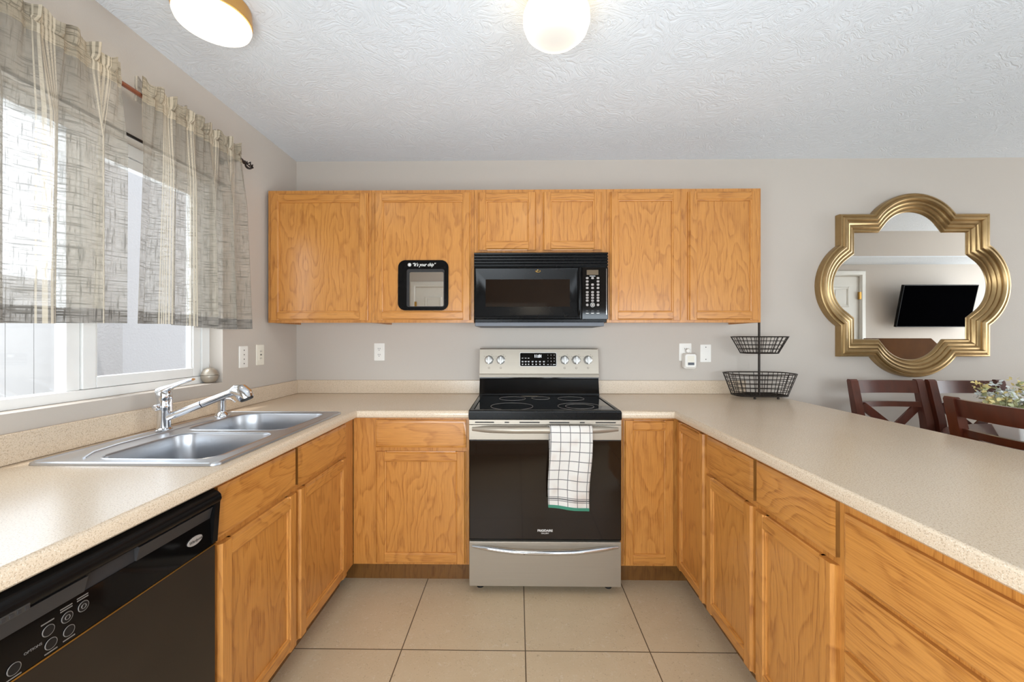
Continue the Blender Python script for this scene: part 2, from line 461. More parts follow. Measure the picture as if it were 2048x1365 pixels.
w2 = MB().box(0.58, 0.63, -1.19, -1.14, 0.88, 1.70).box(2.57, 2.62, -1.19, -1.14, 0.88, 1.70).box(0.63, 2.57, -1.19, -1.14, 0.88, 0.93).box(0.63, 2.57, -1.19, -1.14, 1.65, 1.70).box(1.575, 1.625, -1.19, -1.14, 0.93, 1.65)
w2 = struct(w2, 'added_window', M['white_vinyl'])  # made-up window out of view, added to go with the rear fill
MB().box(0.63, 2.57, -1.168, -1.162, 0.93, 1.65).build('pane', M['pane'], w2)
dw_ = MB(); DX0, DX1 = -1.29, -0.53
dw_.box(WX, DX0, -0.53, -0.45, 0, CZ).box(DX1, -0.48, -0.53, -0.45, 0, CZ).box(DX0, DX1, -0.53, -0.45, 2.03, CZ)
struct(dw_, 'wall_pantry', M['wall'], smooth=False)
wd = MB().box(3.0, RX, 0.30, 0.40, 0, CZ).box(2.9, 3.0, -1.12, 0.40, 0, CZ).box(3.0, RX, 0.40, 0.86, 2.19, CZ)
struct(wd, 'wall_dining', M['wall'], smooth=False)
struct(MB().box(3.0, RX, 0.401, 0.86, 2.18, 2.19), 'trim_1', M['ceiling'])
wr = MB().box(RX, RX + 0.1, 0.3, 0.6, 0, CZ).box(RX, RX + 0.1, 2.55, WY, 0, CZ).box(RX, RX + 0.1, 0.6, 2.55, 2.1, CZ)
struct(wr, 'wall_right', M['wall'], smooth=False)
# patio door on the far right
pd = MB().box(RX, RX + 0.06, 0.6, 0.68, 0, 2.1).box(RX, RX + 0.06, 2.47, 2.55, 0, 2.1).box(RX, RX + 0.06, 1.53, 1.61, 0, 2.1)
pd.box(RX, RX + 0.06, 0.6, 2.55, 2.02, 2.1).box(RX, RX + 0.06, 0.6, 2.55, 0, 0.08)
d3 = struct(pd, 'door_3', M['white_vinyl'])
MB().box(RX + 0.02, RX + 0.03, 0.68, 2.47, 0.08, 2.02).build('pane', M['pane'], d3)

def panel_door(nm, f, u0, u1, top, knob_side):
    mb = MB(f); w = u1 - u0
    mb.box(u0, u1, 0, 0.035, 0.01, top)
    st = 0.11; mid = (u0 + u1) / 2
    for a, b in ((u0 + st, mid - 0.05), (mid + 0.05, u1 - st)):
        for z0, z1 in ((0.22, 0.72), (0.88, 1.55), (1.66, top - 0.12)):
            mb.sweep([(a, z0), (b, z0), (b, z1), (a, z1)], [(0, 0.034), (0.012, 0.046), (0.026, 0.042), (0.026, 0.034)], lambda p, q, h: (p, h, q), right=False)
            mb.box(a + 0.04, b - 0.04, 0.034, 0.041, z0 + 0.04, z1 - 0.04)
    d = struct(mb, nm, M['white_paint'])
    c = MB(f)
    c.sweep([(u0 - 0.004, 0.001), (u0 - 0.004, top + 0.006), (u1 + 0.004, top + 0.006), (u1 + 0.004, 0.001)],
            [(0, 0.0355), (0, 0.056), (0.010, 0.060), (0.016, 0.068), (0.052, 0.064), (0.066, 0.054), (0.066, 0.0355)], lambda p, q, h: (p, h, q), closed=False, right=False)
    c.build('casing', M['white_paint'], d)
    hx = u1 if knob_side < 0 else u0
    for z in (0.3, 1.1, 1.80):
        MB(f).box(hx - 0.012, hx + 0.012, 0.036, 0.064, z - 0.045, z + 0.045, 0.003).build('hinge', M['brass'], d)
    kx = u0 + 0.06 if knob_side < 0 else u1 - 0.06
    MB(f).lathe([(0.03, 0.036), (0.03, 0.042), (0.011, 0.048), (0.011, 0.07), (0.026, 0.08), (0.028, 0.095), (0.015, 0.106)], (kx, 0, 0.95), (0, 1, 0), 20).build('door_knob', M['brass'], d)
    return d
panel_door('door_1', lambda p: Vector((p[0], -0.486 + p[1], p[2])), DX0, DX1, 2.03, 1)
panel_door('door_2', lambda p: Vector((p[0], 0.366 + p[1], p[2])), 3.40, 4.14, 2.03, -1)

# the window
wf = MB(); X0, X1 = -1.60, -1.545
wf.box(X0, X1, OY0, OY0 + 0.05, OZ0, OZ1, 0.003).box(X0, X1, OY1 - 0.05, OY1, OZ0, OZ1, 0.003)
wf.box(X0, X1, OY0 + 0.05, OY1 - 0.05, OZ1 - 0.05, OZ1, 0.003).box(X0, X1, OY0 + 0.05, OY1 - 0.05, OZ0, OZ0 + 0.035, 0.003)
wf.box(X0, X1 - 0.012, 1.385, 1.43, OZ0 + 0.035, OZ1 - 0.05, 0.003)
win = struct(wf, 'window_1', M['white_vinyl'])
sh = MB(); a, b, z0, z1 = 1.432, OY1 - 0.052, OZ0 + 0.036, OZ1 - 0.052
sh.box(-1.585, -1.55, a, a + 0.048, z0, z1, 0.004).box(-1.585, -1.55, b - 0.045, b, z0, z1, 0.004)
sh.box(-1.585, -1.55, a + 0.048, b - 0.045, z0, z0 + 0.042, 0.004).box(-1.585, -1.55, a + 0.048, b - 0.045, z1 - 0.042, z1, 0.004)
sh.box(-1.58, -1.556, a + 0.048, a + 0.056, z0 + 0.042, z1 - 0.042).box(-1.58, -1.556, b - 0.053, b - 0.045, z0 + 0.042, z1 - 0.042)
sash = sh.build('sash', M['white_vinyl'], win)
MB().box(-1.571, -1.567, a + 0.05, b - 0.047, z0 + 0.04, z1 - 0.04).build('pane', M['pane'], sash)
MB().box(-1.584, -1.580, OY0 + 0.05, 1.385, OZ0 + 0.035, OZ1 - 0.05).build('pane', M['pane'], win)

# outside the window
struct(MB().box(-9, WX - 0.17, -4, 9, -0.3, -0.2), 'ground', M['ground'])
fn_ = MB(); y = -2.5
while y < 2.80:
    fn_.box(-3.245, -3.215, y, y + 0.150, -0.2, 1.60, 0.003); y += 0.152
fn_.box(-3.25, -3.205, -2.5, 2.94, 1.60, 1.68, 0.004)
tag(fn_.build('fence', M['fence']), 'white vinyl board fence outside the left window pane', 'fence')
tag(MB().box(-3.32, -2.9, 2.955, 7.5, -0.2, 4.6).build('stucco_wall', M['stucco']), 'tall grey stucco wall outside the right window pane', 'wall')

# ------------------------------------------------------------------ cabinets
def door_part(parent, f, u0, u1, w0, w1, n0=0.0, name='door', rail=0.055):
    T = 0.019
    mb = MB(f)
    # stiles carry vertical grain, rails sit between them
    pl = [(0, n0), (0, n0 + 0.010), (0.004, n0 + 0.011), (0.009, n0 + T), (rail - 0.010, n0 + T), (rail - 0.007, n0 + 0.015), (rail - 0.002, n0 + 0.014), (rail, n0 + 0.008), (rail, n0)]
    mb.loft([[(u0 + d, n, w0) for d, n in pl], [(u0 + d, n, w1) for d, n in pl]], mi=0)
    mb.loft([[(u1 - d, n, w0) for d, n in pl], [(u1 - d, n, w1) for d, n in pl]], mi=0)
    mb.loft([[(u0 + rail - 0.008, n, w0 + d) for d, n in pl], [(u1 - rail + 0.008, n, w0 + d) for d, n in pl]], mi=1)
    mb.loft([[(u0 + rail - 0.008, n, w1 - d) for d, n in pl], [(u1 - rail + 0.008, n, w1 - d) for d, n in pl]], mi=1)
    d = mb.build(name, [M['oak_v'], M['oak_h']], parent)
    MB(f).box(u0 + rail - 0.004, u1 - rail + 0.004, n0 + 0.002, n0 + 0.0085, w0 + rail - 0.004, w1 - rail + 0.004).build('panel', M['oak_v'], d)
    return d
def drawer_part(parent, f, u0, u1, w0, w1, name='drawer_front', n0=0.0):
    r = lambda i, n: [(u0 + i, n, w0 + i), (u1 - i, n, w0 + i), (u1 - i, n, w1 - i), (u0 + i, n, w1 - i)]
    mb = MB(f).loft([r(0, n0), r(0, n0 + 0.011), r(0.003, n0 + 0.012), r(0.014, n0 + 0.019)])
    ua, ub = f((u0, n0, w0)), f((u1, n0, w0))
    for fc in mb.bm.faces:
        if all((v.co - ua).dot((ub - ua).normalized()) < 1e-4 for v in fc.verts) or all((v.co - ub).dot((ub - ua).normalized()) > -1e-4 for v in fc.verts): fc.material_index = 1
    return mb.build(name, [M['oak_h'], M['oak_shaded']], parent)

BZ = 0.115      # underside of the base face frames
def base_cabinet(name, label, cat, f, org, u0, u1, doors=(), drawers=(), depth=0.57, toe=None, dname='drawer_front', group=None):
    root = thing(name, label, cat, org, group)
    fr = MB(f).box(u0, u1, -0.019, 0, BZ, 0.8745).build('face_frame', M['oak_v'], root)
    c = MB(f)
    for a, b in ((u0, u0 + 0.016), (u1 - 0.016, u1)):
        c.box(a, b, -depth, -0.0195, BZ, 0.8745).box(a, b, -depth, -0.0855, 0, BZ)
    c.box(u0 + 0.0165, u1 - 0.0165, -depth, -0.0195, BZ, BZ + 0.016).box(u0 + 0.0165, u1 - 0.0165, -depth, -depth + 0.01, BZ + 0.017, 0.8745)
    c.build('carcass', M['oak_v'], root)
    t0, t1 = toe or (u0, u1)
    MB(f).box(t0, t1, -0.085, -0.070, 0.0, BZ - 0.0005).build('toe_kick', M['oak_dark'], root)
    for d in doors: door_part(root, f, *d)
    for d in drawers: drawer_part(root, f, *d, name=dname)
    return root

DZ0, DZ1, RZ0, RZ1 = 0.128, 0.70, 0.72, 0.862
FYB, FXL, FXR = 2.094, -0.849, 0.822
gb = 'oak base cabinets'
base_cabinet('base_cabinet', 'oak base cabinet with one drawer over one door, left of the range', 'cabinet', facing_y(FYB), (-0.5, 2.4, 0),
             -0.847, -0.249, [(-0.727, -0.263, DZ0, DZ1)], [(-0.727, -0.263, RZ0, RZ1)], toe=(-0.918, -0.249), group=gb)
base_cabinet('sink_base_cabinet', 'oak sink base cabinet with two doors under the steel sink', 'cabinet', facing_px(FXL), (-1.2, 1.55, 0),
             1.110, 2.092, [(1.128, 1.527, DZ0, DZ1), (1.545, 1.978, DZ0, DZ1)], [(1.128, 1.527, RZ0, RZ1), (1.545, 1.978, RZ0, RZ1)], depth=0.60, dname='false_front', group=gb)
# corner cabinet right of the range, its two doors meeting in the corner
cc = thing('corner_cabinet', 'oak corner cabinet right of the range, two narrow doors meeting at the inside corner', 'cabinet', (0.9, 2.3, 0), gb)
fy, fx = facing_y(FYB), facing_nx(FXR)
MB().box(0.522, FXR, FYB, FYB + 0.019, BZ, 0.8745).box(FXR, FXR + 0.019, 1.764, FYB + 0.019, BZ, 0.8745).build('face_frame', M['oak_v'], cc)
MB().box(0.522, 0.538, FYB + 0.02, 2.70, BZ, 0.8745).box(0.539, 1.42, 2.69, 2.70, BZ, 0.8745).box(FXR + 0.02, 1.42, 1.764, 1.78, BZ, 0.8745).box(0.539, 1.42, FYB + 0.02, 2.69, BZ, BZ + 0.016).box(FXR + 0.02, 1.42, 1.781, FYB + 0.02, BZ, BZ + 0.016).build('carcass', M['oak_v'], cc)
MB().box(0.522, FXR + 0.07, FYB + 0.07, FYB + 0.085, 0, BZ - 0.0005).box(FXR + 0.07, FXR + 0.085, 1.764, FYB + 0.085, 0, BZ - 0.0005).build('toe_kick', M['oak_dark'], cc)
door_part(cc, fy, 0.540, 0.798, DZ0, RZ1)
door_part(cc, fx, 1.774, 2.070, DZ0, RZ1, rail=0.05)
base_cabinet('base_cabinet', 'oak peninsula cabinet with narrow drawer over door, next to the corner cabinet', 'cabinet', fx, (1.1, 1.58, 0),
             1.402, 1.763, [(1.412, 1.752, DZ0, DZ1)], [(1.412, 1.752, RZ0, RZ1)], depth=0.60, group=gb)
base_cabinet('base_cabinet', 'oak peninsula cabinet with drawer over door, beside the drawer bank', 'cabinet', fx, (1.1, 1.22, 0),
             1.036, 1.401, [(1.050, 1.394, DZ0, DZ1)], [(1.050, 1.394, RZ0, RZ1)], depth=0.60, group=gb)
base_cabinet('drawer_cabinet', 'oak bank of four wide drawers at near end of the peninsula', 'cabinet', fx, (1.1, 0.74, 0),
             0.43, 1.035, [], [(0.445, 1.022, 0.692, 0.845), (0.445, 1.022, 0.515, 0.678), (0.445, 1.022, 0.325, 0.500), (0.445, 1.022, DZ0, 0.310)], depth=0.60, group=gb)

# upper cabinets
UF = 2.378
fu = facing_y(UF)
gu = 'oak wall cabinets'
def upper(label, u0, u1, z0, z1, doors, group=gu):
    r = thing('wall_cabinet', label, 'cabinet', ((u0 + u1) / 2, WY, z0), group)
    MB(fu).box(u0, u1, -0.019, 0, z0, z1, 0.001).build('face_frame', M['oak_v'], r)
    c = MB(fu).box(u0, u0 + 0.016, -0.331, -0.0195, z0, z1).box(u1 - 0.016, u1, -0.331, -0.0195, z0, z1)
    c.box(u0 + 0.0165, u1 - 0.0165, -0.331, -0.0195, z0 + 0.012, z0 + 0.028).box(u0 + 0.0165, u1 - 0.0165, -0.331, -0.0195, z1 - 0.02, z1 - 0.004)
    c.box(u0 + 0.0165, u1 - 0.0165, -0.331, -0.323, z0 + 0.029, z1 - 0.021)
    c.build('carcass', M['oak_v'], r)
    for d in doors: door_part(r, fu, *d)
    return r
UB, UT = 1.372, 2.149
uA = upper('oak wall cabinet with one door, against the left wall by the window', -1.466, -0.855, UB, UT, [(-1.447, -0.873, 1.386, 2.128)])
uB = upper('oak wall cabinet with one door carrying the small black mirror', -0.854, -0.254, UB, UT, [(-0.836, -0.270, 1.386, 2.128)])
uC = upper('short oak wall cabinet with two small doors above the microwave', -0.253, 0.518, 1.778, UT, [(-0.230, 0.110, 1.793, 2.128), (0.146, 0.490, 1.793, 2.128)])
uD = upper('oak wall cabinet with two tall doors, right of the microwave', 0.519, 1.408, UB, UT, [(0.534, 0.944, 1.386, 2.128), (0.986, 1.394, 1.386, 2.128)])
MB().box(0.56, 1.28, 2.40, 2.44, 1.376, 1.3835).build('mounting_rail', M['white_plastic'], uD)

# ------------------------------------------------------------------ worktops
NOSE = [(-0.03, 0.8752), (-0.008, 0.8752), (-0.001, 0.881), (0, 0.890), (0, 0.898), (-0.002, 0.906), (-0.007, 0.912), (-0.014, 0.914), (-0.03, 0.914)]
TZ = 0.914
def worktop(name, label, path, slabs, splashes, org, closed_ends=True):
    r = thing(name, label, 'worktop', org)
    mb = MB()
    mb.sweep(path, NOSE, lambda a, b, h: (a, b, h), closed=False, right=True)
    for x0, x1, y0, y1 in slabs: mb.box(x0, x1, y0, y1, 0.8752, TZ)
    mb.build('countertop', M['laminate'], r)
    for s_ in splashes: MB().box(*s_, TZ + 0.0002, 1.003, 0.004).build('backsplash', M['laminate'], r)
    return r
EL, EB, ER, EP = -0.813, 2.055, 0.787, 1.655
worktop('countertop', 'beige speckled countertop running under the window and round to the range', [(EL, 0.40), (EL, EB), (-0.2475, EB)],
        [(WX, EL - 0.03, 0.40, 1.165), (WX, -1.40, 1.165, 1.965), (-0.875, EL - 0.03, 1.165, 1.965), (WX, EL - 0.03, 1.965, WY), (EL - 0.03, -0.2475, EB + 0.03, WY)],
        [(WX, -1.462, 0.40, 2.692), (WX, -0.2475, 2.6925, WY)], (-1.1, 2.0, TZ))
worktop('countertop', 'beige speckled peninsula countertop from right of the range towards the dining side', [(0.5215, EB), (ER, EB), (ER, 0.40), (EP, 0.40), (EP, WY)],
        [(0.5215, ER + 0.03, EB + 0.03, WY), (ER + 0.03, EP - 0.03, 0.43, WY)], [(0.5215, 1.50, 2.6925, WY)], (1.2, 1.6, TZ))
pw = thing('support_panel', 'oak back panel below the peninsula overhang on the dining side', 'panel', (1.44, 1.5, 0))
MB().box(1.424, 1.442, 0.43, 2.70, 0, 0.8745).build('board', M['oak_v'], pw)

# ------------------------------------------------------------------ sink
def rrect(x0, x1, y0, y1, r, n=6, rs=None):
    pts = []; rs = rs or (r, r, r, r)
    for (cx, cy, a0), q in zip(((x1, y1, 0), (x0, y1, 90), (x0, y0, 180), (x1, y0, 270)), rs):
        sx = -1 if cx == x1 else 1; sy = -1 if cy == y1 else 1
        for k in range(n + 1):
            a = math.radians(a0 + 90 * k / n)
            pts.append((cx + sx * q + q * math.cos(a), cy + sy * q + q * math.sin(a)))
    return pts
sk = thing('sink', 'stainless double bowl sink set into the left countertop below the window', 'sink', (-1.13, 1.56, TZ))
SZ = TZ + 0.0065
mb = MB()
outer = rrect(-1.414, -0.858, 1.150, 1.982, 0.022)
b1 = rrect(-1.272, -0.905, 1.190, 1.535, 0.06, rs=(0.06, 0.06, 0.06, 0.06))
b2 = rrect(-1.318, -0.905, 1.575, 1.945, 0.06, rs=(0.06, 0.10, 0.06, 0.06))
loops = []
for lp in (outer, b1, b2):
    vs = [mb.V((x, y_, SZ)) for x, y_ in lp]
    loops.append([mb.bm.edges.new((vs[i], vs[(i + 1) % len(vs)])) for i in range(len(vs))])
bmesh.ops.triangle_fill(mb.bm, use_beauty=True, use_dissolve=False, edges=[e for l_ in loops for e in l_])
# outer lip
mb.loft([[(x, y_, SZ) for x, y_ in outer], [(x, y_, TZ + 0.0006) for x, y_ in rrect(-1.416, -0.856, 1.148, 1.984, 0.024)]], cap0=False, cap1=False)
bmesh.ops.remove_doubles(mb.bm, verts=mb.bm.verts, dist=1e-5)
deck = mb.build('rim', M['sink_steel'], sk)
# raised bead round the deck
bd = MB()
bd.sweep(rrect(-1.408, -0.864, 1.156, 1.976, 0.02), [(-0.003, SZ), (0, SZ + 0.0025), (0.003, SZ)], lambda a, b, h: (a, b, h), right=False)
for lp in (b1, b2):
    bd.sweep(lp, [(-0.006, SZ), (-0.003, SZ + 0.002), (0.0, SZ), (-0.003, SZ - 0.001)], lambda a, b, h: (a, b, h), right=True)
bd.build('bead', M['sink_steel'], sk)
ar = MB()
ar.tube([(-1.295, 1.20, SZ), (-1.33, 1.26, SZ + 0.001), (-1.345, 1.36, SZ + 0.001), (-1.345, 1.62, SZ + 0.001), (-1.345, 1.72, SZ + 0.001), (-1.335, 1.77, SZ)], 0.004, 6)
ar.build('ledge_ridge', M['sink_steel'], sk)
for x0, x1, y0, y1, rr, q in ((-1.272, -0.905, 1.190, 1.535, 0.06, (0.06,) * 4), (-1.318, -0.905, 1.575, 1.945, 0.06, (0.06, 0.10, 0.06, 0.06))):
    rings = []
    for i, z in ((0, SZ), (0.004, SZ - 0.006), (0.010, SZ - 0.05), (0.016, SZ - 0.15), (0.03, SZ - 0.178), (0.06, SZ - 0.186)):
        rings.append([(x, y_, z) for x, y_ in rrect(x0 + i, x1 - i, y0 + i, y1 - i, rr, rs=tuple(max(0.03, v - i * 0.5) for v in q))])
    bw = MB().loft(rings, cap0=False, cap1=True).build('bowl', M['sink_steel'], sk)
    cx, cy = (x0 + x1) / 2, (y0 + y1) / 2
    MB().lathe([(0.045, SZ - 0.1855), (0.044, SZ - 0.182), (0.030, SZ - 0.184), (0.001, SZ - 0.1845)], (cx, cy, 0), n=24).build('drain', M['chrome'], bw)

# faucet
FXx, FYy, FZ = -1.375, 1.567, SZ + 0.0025
fc = thing('faucet', 'chrome single lever pull-out faucet standing on the sink deck', 'faucet', (FXx, FYy, FZ))
MB().lathe([(0.027, FZ + 0.0005), (0.027, FZ + 0.006), (0.022, FZ + 0.010), (0.021, FZ + 0.075), (0.024, FZ + 0.082), (0.0245, FZ + 0.10), (0.022, FZ + 0.104), (0.022, FZ + 0.120), (0.025, FZ + 0.126), (0.025, FZ + 0.145), (0.018, FZ + 0.156), (0.004, FZ + 0.160)], (FXx, FYy, 0), n=28).build('body', M['chrome'], fc)
p0 = Vector((FXx + 0.012, FYy, FZ + 0.048)); p1 = Vector((-1.115, 1.585, 1.070))
dr = (p1 - p0).normalized(); mid_ = p0.lerp(p1, 0.52)
MB().tube([p0, p0.lerp(p1, 0.15), mid_], [0.0135, 0.0135, 0.0140], 18).build('spout', M['chrome'], fc)
wand = MB().tube([mid_ + dr * 0.002, mid_ + dr * 0.004, p0.lerp(p1, 0.93), p1], [0.0125, 0.0142, 0.0135, 0.0165], 18)
hd = wand.build('pull_out_wand', M['chrome'], fc)
h0 = p1 - dr * 0.004
MB().tube([h0, h0 + Vector((0.012, 0.001, 0.006)), h0 + Vector((0.032, 0.002, 0.003)), h0 + Vector((0.046, 0.003, -0.010)), h0 + Vector((0.054, 0.003, -0.026))], [0.0165, 0.023, 0.029, 0.030, 0.026], 20).build('spray_head', M['chrome'], hd)
MB().tube([h0 + Vector((0.054, 0.003, -0.0255)), h0 + Vector((0.0565, 0.003, -0.031))], [0.024, 0.022], 20).build('spray_face', M['charcoal_plastic'], hd)
lv = MB()
rings = []
for t_, w_, th in ((0, 0.020, 0.020), (0.02, 0.022, 0.016), (0.05, 0.017, 0.009), (0.09, 0.013, 0.007), (0.125, 0.014, 0.006), (0.14, 0.010, 0.004)):
    cx = FXx - 0.018 + t_ * 0.95; cz = FZ + 0.150 + t_ * 0.38 - (t_ - 0.07) ** 2 * 1.2
    rings.append([(cx - th * 0.3 * math.sin(a), FYy + w_ * math.cos(a), cz + th * math.sin(a)) for a in [2 * PI * k / 14 for k in range(14)]])
lv.loft(rings).build('lever', M['chrome'], fc)
MB().lathe([(0.012, 0), (0.012, 0.028), (0.009, 0.033), (0.001, 0.034)], (FXx, FYy - 0.012, FZ + 0.092), (0, -1, 0), 16).build('side_cap', M['chrome'], fc)
MB().lathe([(0.006, 0), (0.0045, 0.045), (0.006, 0.05), (0.002, 0.055)], (FXx + 0.032, FYy - 0.004, FZ + 0.075), (0, 0, 1), 10).build('diverter_pin', M['chrome'], fc)

sx, sy = -1.371, 1.872
sp = thing('soap_dispenser', 'small chrome soap dispenser on the sink deck beyond the faucet', 'soap dispenser', (sx, sy, SZ))
MB().lathe([(0.030, SZ + 0.0005), (0.030, SZ + 0.005), (0.024, SZ + 0.013), (0.018, SZ + 0.018), (0.0165, SZ + 0.022), (0.0165, SZ + 0.070), (0.018, SZ + 0.073), (0.018, SZ + 0.084), (0.012, SZ + 0.089), (0.003, SZ + 0.090)], (sx, sy, 0), n=24).build('pump_body', M['chrome'], sp)
MB().tube([(sx + 0.014, sy, SZ + 0.079), (sx + 0.04, sy - 0.001, SZ + 0.079), (sx + 0.056, sy - 0.002, SZ + 0.072), (sx + 0.062, sy - 0.002, SZ + 0.064)], [0.006, 0.0055, 0.005, 0.0045], 10).build('nozzle', M['chrome'], sp)

# egg timer on the sill
ex, ey = -1.535, 1.985
eg = thing('kitchen_timer', 'round brushed metal kitchen timer on the right end of the window sill', 'timer', (ex, ey, OZ0))
def egg(z0, z1):
    pr = []
    R_ = 0.036
    for k in range(13):
        a = z0 + (z1 - z0) * k / 12
        pr.append((R_ * math.sin(a) * (1.0 + 0.04 * math.cos(a)), -R_ * 1.12 * math.cos(a)))
    return pr
ecz = OZ0 + 0.0365
MB().lathe(egg(0.38, 1.62), (ex + 0.02, ey, ecz), n=28).build('lower_half', M['steel'], eg)
MB().lathe(egg(1.66, PI - 0.02), (ex + 0.02, ey, ecz), n=28).build('upper_half', M['steel'], eg)
MB().lathe([(0.004, 0.039), (0.002, 0.044), (0.0015, 0.058), (0.0005, 0.06)], (ex + 0.02, ey, ecz), n=8).build('tip', M['chrome'], eg)

# ------------------------------------------------------------------ dishwasher
DX, DY0, DY1 = -0.832, 0.502, 1.107
dwf = facing_px(DX)
dw = thing('dishwasher', 'black dishwasher with front controls under the near left countertop', 'dishwasher', (-1.1, 0.8, 0))
MB().box(-1.42, DX - 0.03, DY0 + 0.005, DY1 - 0.005, 0.1, 0.865).build('tub', M['charcoal_plastic'], dw)
door = MB(dwf).box(DY0, DY1, -0.03, 0.004, 0.125, 0.716, 0.004).build('door', M['dishwasher_black'], dw)
MB(dwf).box(DY0 + 0.01, DY1 - 0.01, -0.055, -0.045, 0.0, 0.12).build('toe_panel', M['black_plastic'], dw)
# console: rounded top bar, pocket band, sloped glossy control face, all one extruded section
con = MB(dwf)
sec = [(-0.03, 0.720), (0.006, 0.720), (0.010, 0.724), (0.010, 0.862), (0.004, 0.868), (-0.03, 0.868)]
con.loft([[(DY0, n, z) for n, z in [(-0.03, 0.72), (0.000, 0.72), (0.000, 0.868), (-0.03, 0.868)]], [(DY1, n, z) for n, z in [(-0.03, 0.72), (0.000, 0.72), (0.000, 0.868), (-0.03, 0.868)]]])
top = [(0.0, 0.826), (0.012, 0.828), (0.020, 0.834), (0.024, 0.843), (0.022, 0.854), (0.014, 0.862), (0.0, 0.867)]
con.loft([[(DY0, n, z) for n, z in top], [(DY1 - 0.004, n, z) for n, z in top]])
for a in (DY0, DY1 - 0.022):   # raised cheeks at both ends
    con.loft([[(a, n, z) for n, z in [(0, 0.722), (0.012, 0.726), (0.020, 0.834), (0.0, 0.85)]], [(a + 0.018, n, z) for n, z in [(0, 0.722), (0.012, 0.726), (0.020, 0.834), (0.0, 0.85)]]])
cons = con.build('console', M['black_plastic'], dw)
band = MB(dwf); bs = [(0.0005, 0.796), (0.006, 0.796), (0.014, 0.826), (0.0005, 0.8265)]
for a, b in ((DY0 + 0.02, 0.766), (0.872, DY1 - 0.024)):
    band.loft([[(a, n, z) for n, z in bs], [(b, n, z) for n, z in bs]])
scoop = [(0.0005, 0.778), (0.0045, 0.778), (0.002, 0.800), (0.0008, 0.826)]
band.loft([[(0.7665, n, z) for n, z in scoop], [(0.8715, n, z) for n, z in scoop]])
band.build('handle_band', M['charcoal_plastic'], cons)
cp = MB(dwf); cs = [(0.0005, 0.7225), (0.009, 0.7225), (0.0055, 0.7955), (0.0005, 0.7955)]
cp.loft([[(DY0 + 0.02, n, z) for n, z in cs], [(DY1 - 0.024, n, z) for n, z in cs]])
cpan = cp.build('control_panel', M['black_gloss'], cons)
MB(dwf).box(DY0, DY1, 0.0, 0.007, 0.7165, 0.7195).build('trim_strip', M['brass'], dw, label='thin tan strip below the controls')
bg_ = MB(dwf)
bg_.lathe([(0.024, 0.0075), (0.024, 0.0092), (0.021, 0.0100)], (0, 0, 0), (0, 1, 0), 28)
for v in bg_.bm.verts:
    v.co.z = v.co.z * 0.46 + 0.762; v.co.y += 1.030
bdg = bg_.build('badge', M['print_grey'], cpan, label='silver oval badge')
MB(dwf).text('Whirlpool', 0.0105, lambda x, y, z: (1.030 + x * 0.95, 0.0102 + z, 0.762 + y), shear=0.25).build('logo_text', M['slot'], bdg)
def on_face(z): return 0.009 - (z - 0.7225) * 0.0035 / 0.073
marks = MB(dwf)
for (yy, zz, kind) in ((0.763, 0.770, 2), (0.735, 0.768, 2), (0.705, 0.765, 1), (0.737, 0.742, 0), (0.708, 0.740, 0), (0.655, 0.738, 0), (0.625, 0.737, 0), (0.585, 0.738, 0)):
    n_ = on_face(zz)
    bt = MB(dwf).lathe([(0.0085, n_), (0.0085, n_ + 0.0016), (0.0065, n_ + 0.0018)], (yy, 0, zz), (0, 1, 0), 20)
    bt.build('button', M['key_black'], cpan)
    rg = [(yy + 0.0092 * math.cos(2 * PI * k / 24), n_ + 0.001, zz + 0.0092 * math.sin(2 * PI * k / 24)) for k in range(24)]
    marks.tube(rg, 0.0007, 5, closed=True)
    if kind == 2:
        marks.tube([(yy + 0.004 * math.cos(2 * PI * k / 16), n_ + 0.0019, zz + 0.004 * math.sin(2 * PI * k / 16)) for k in range(16)], 0.0006, 5, closed=True)
    for q in range(2 if kind == 2 else 1):
        zc = zz + 0.0145 + 0.0042 * q if kind else zz - 0.0135
        marks.box(yy - 0.010, yy + 0.010, on_face(zc), on_face(zc) + 0.0004, zc - 0.0011, zc + 0.0011)
marks.text('OPTIONS', 0.0062, lambda x, y, z: (0.682 - x * -1.0 + 0.0, on_face(0.745) + 0.0004 + z, 0.750 + y))
marks.build('legend_print', M['print_dim'], cpan)
vt = MB(dwf).box(DY0 + 0.03, 0.665, 0.0215, 0.0245, 0.8295, 0.8405, 0.001).build('vent_slot', M['slot'], cons)
vv = MB(dwf)
for k in range(12): vv.box(DY0 + 0.04 + k * 0.0105, DY0 + 0.045 + k * 0.0105, 0.0245, 0.0255, 0.832, 0.838)
vv.build('vent_fins', M['charcoal_plastic'], vt)

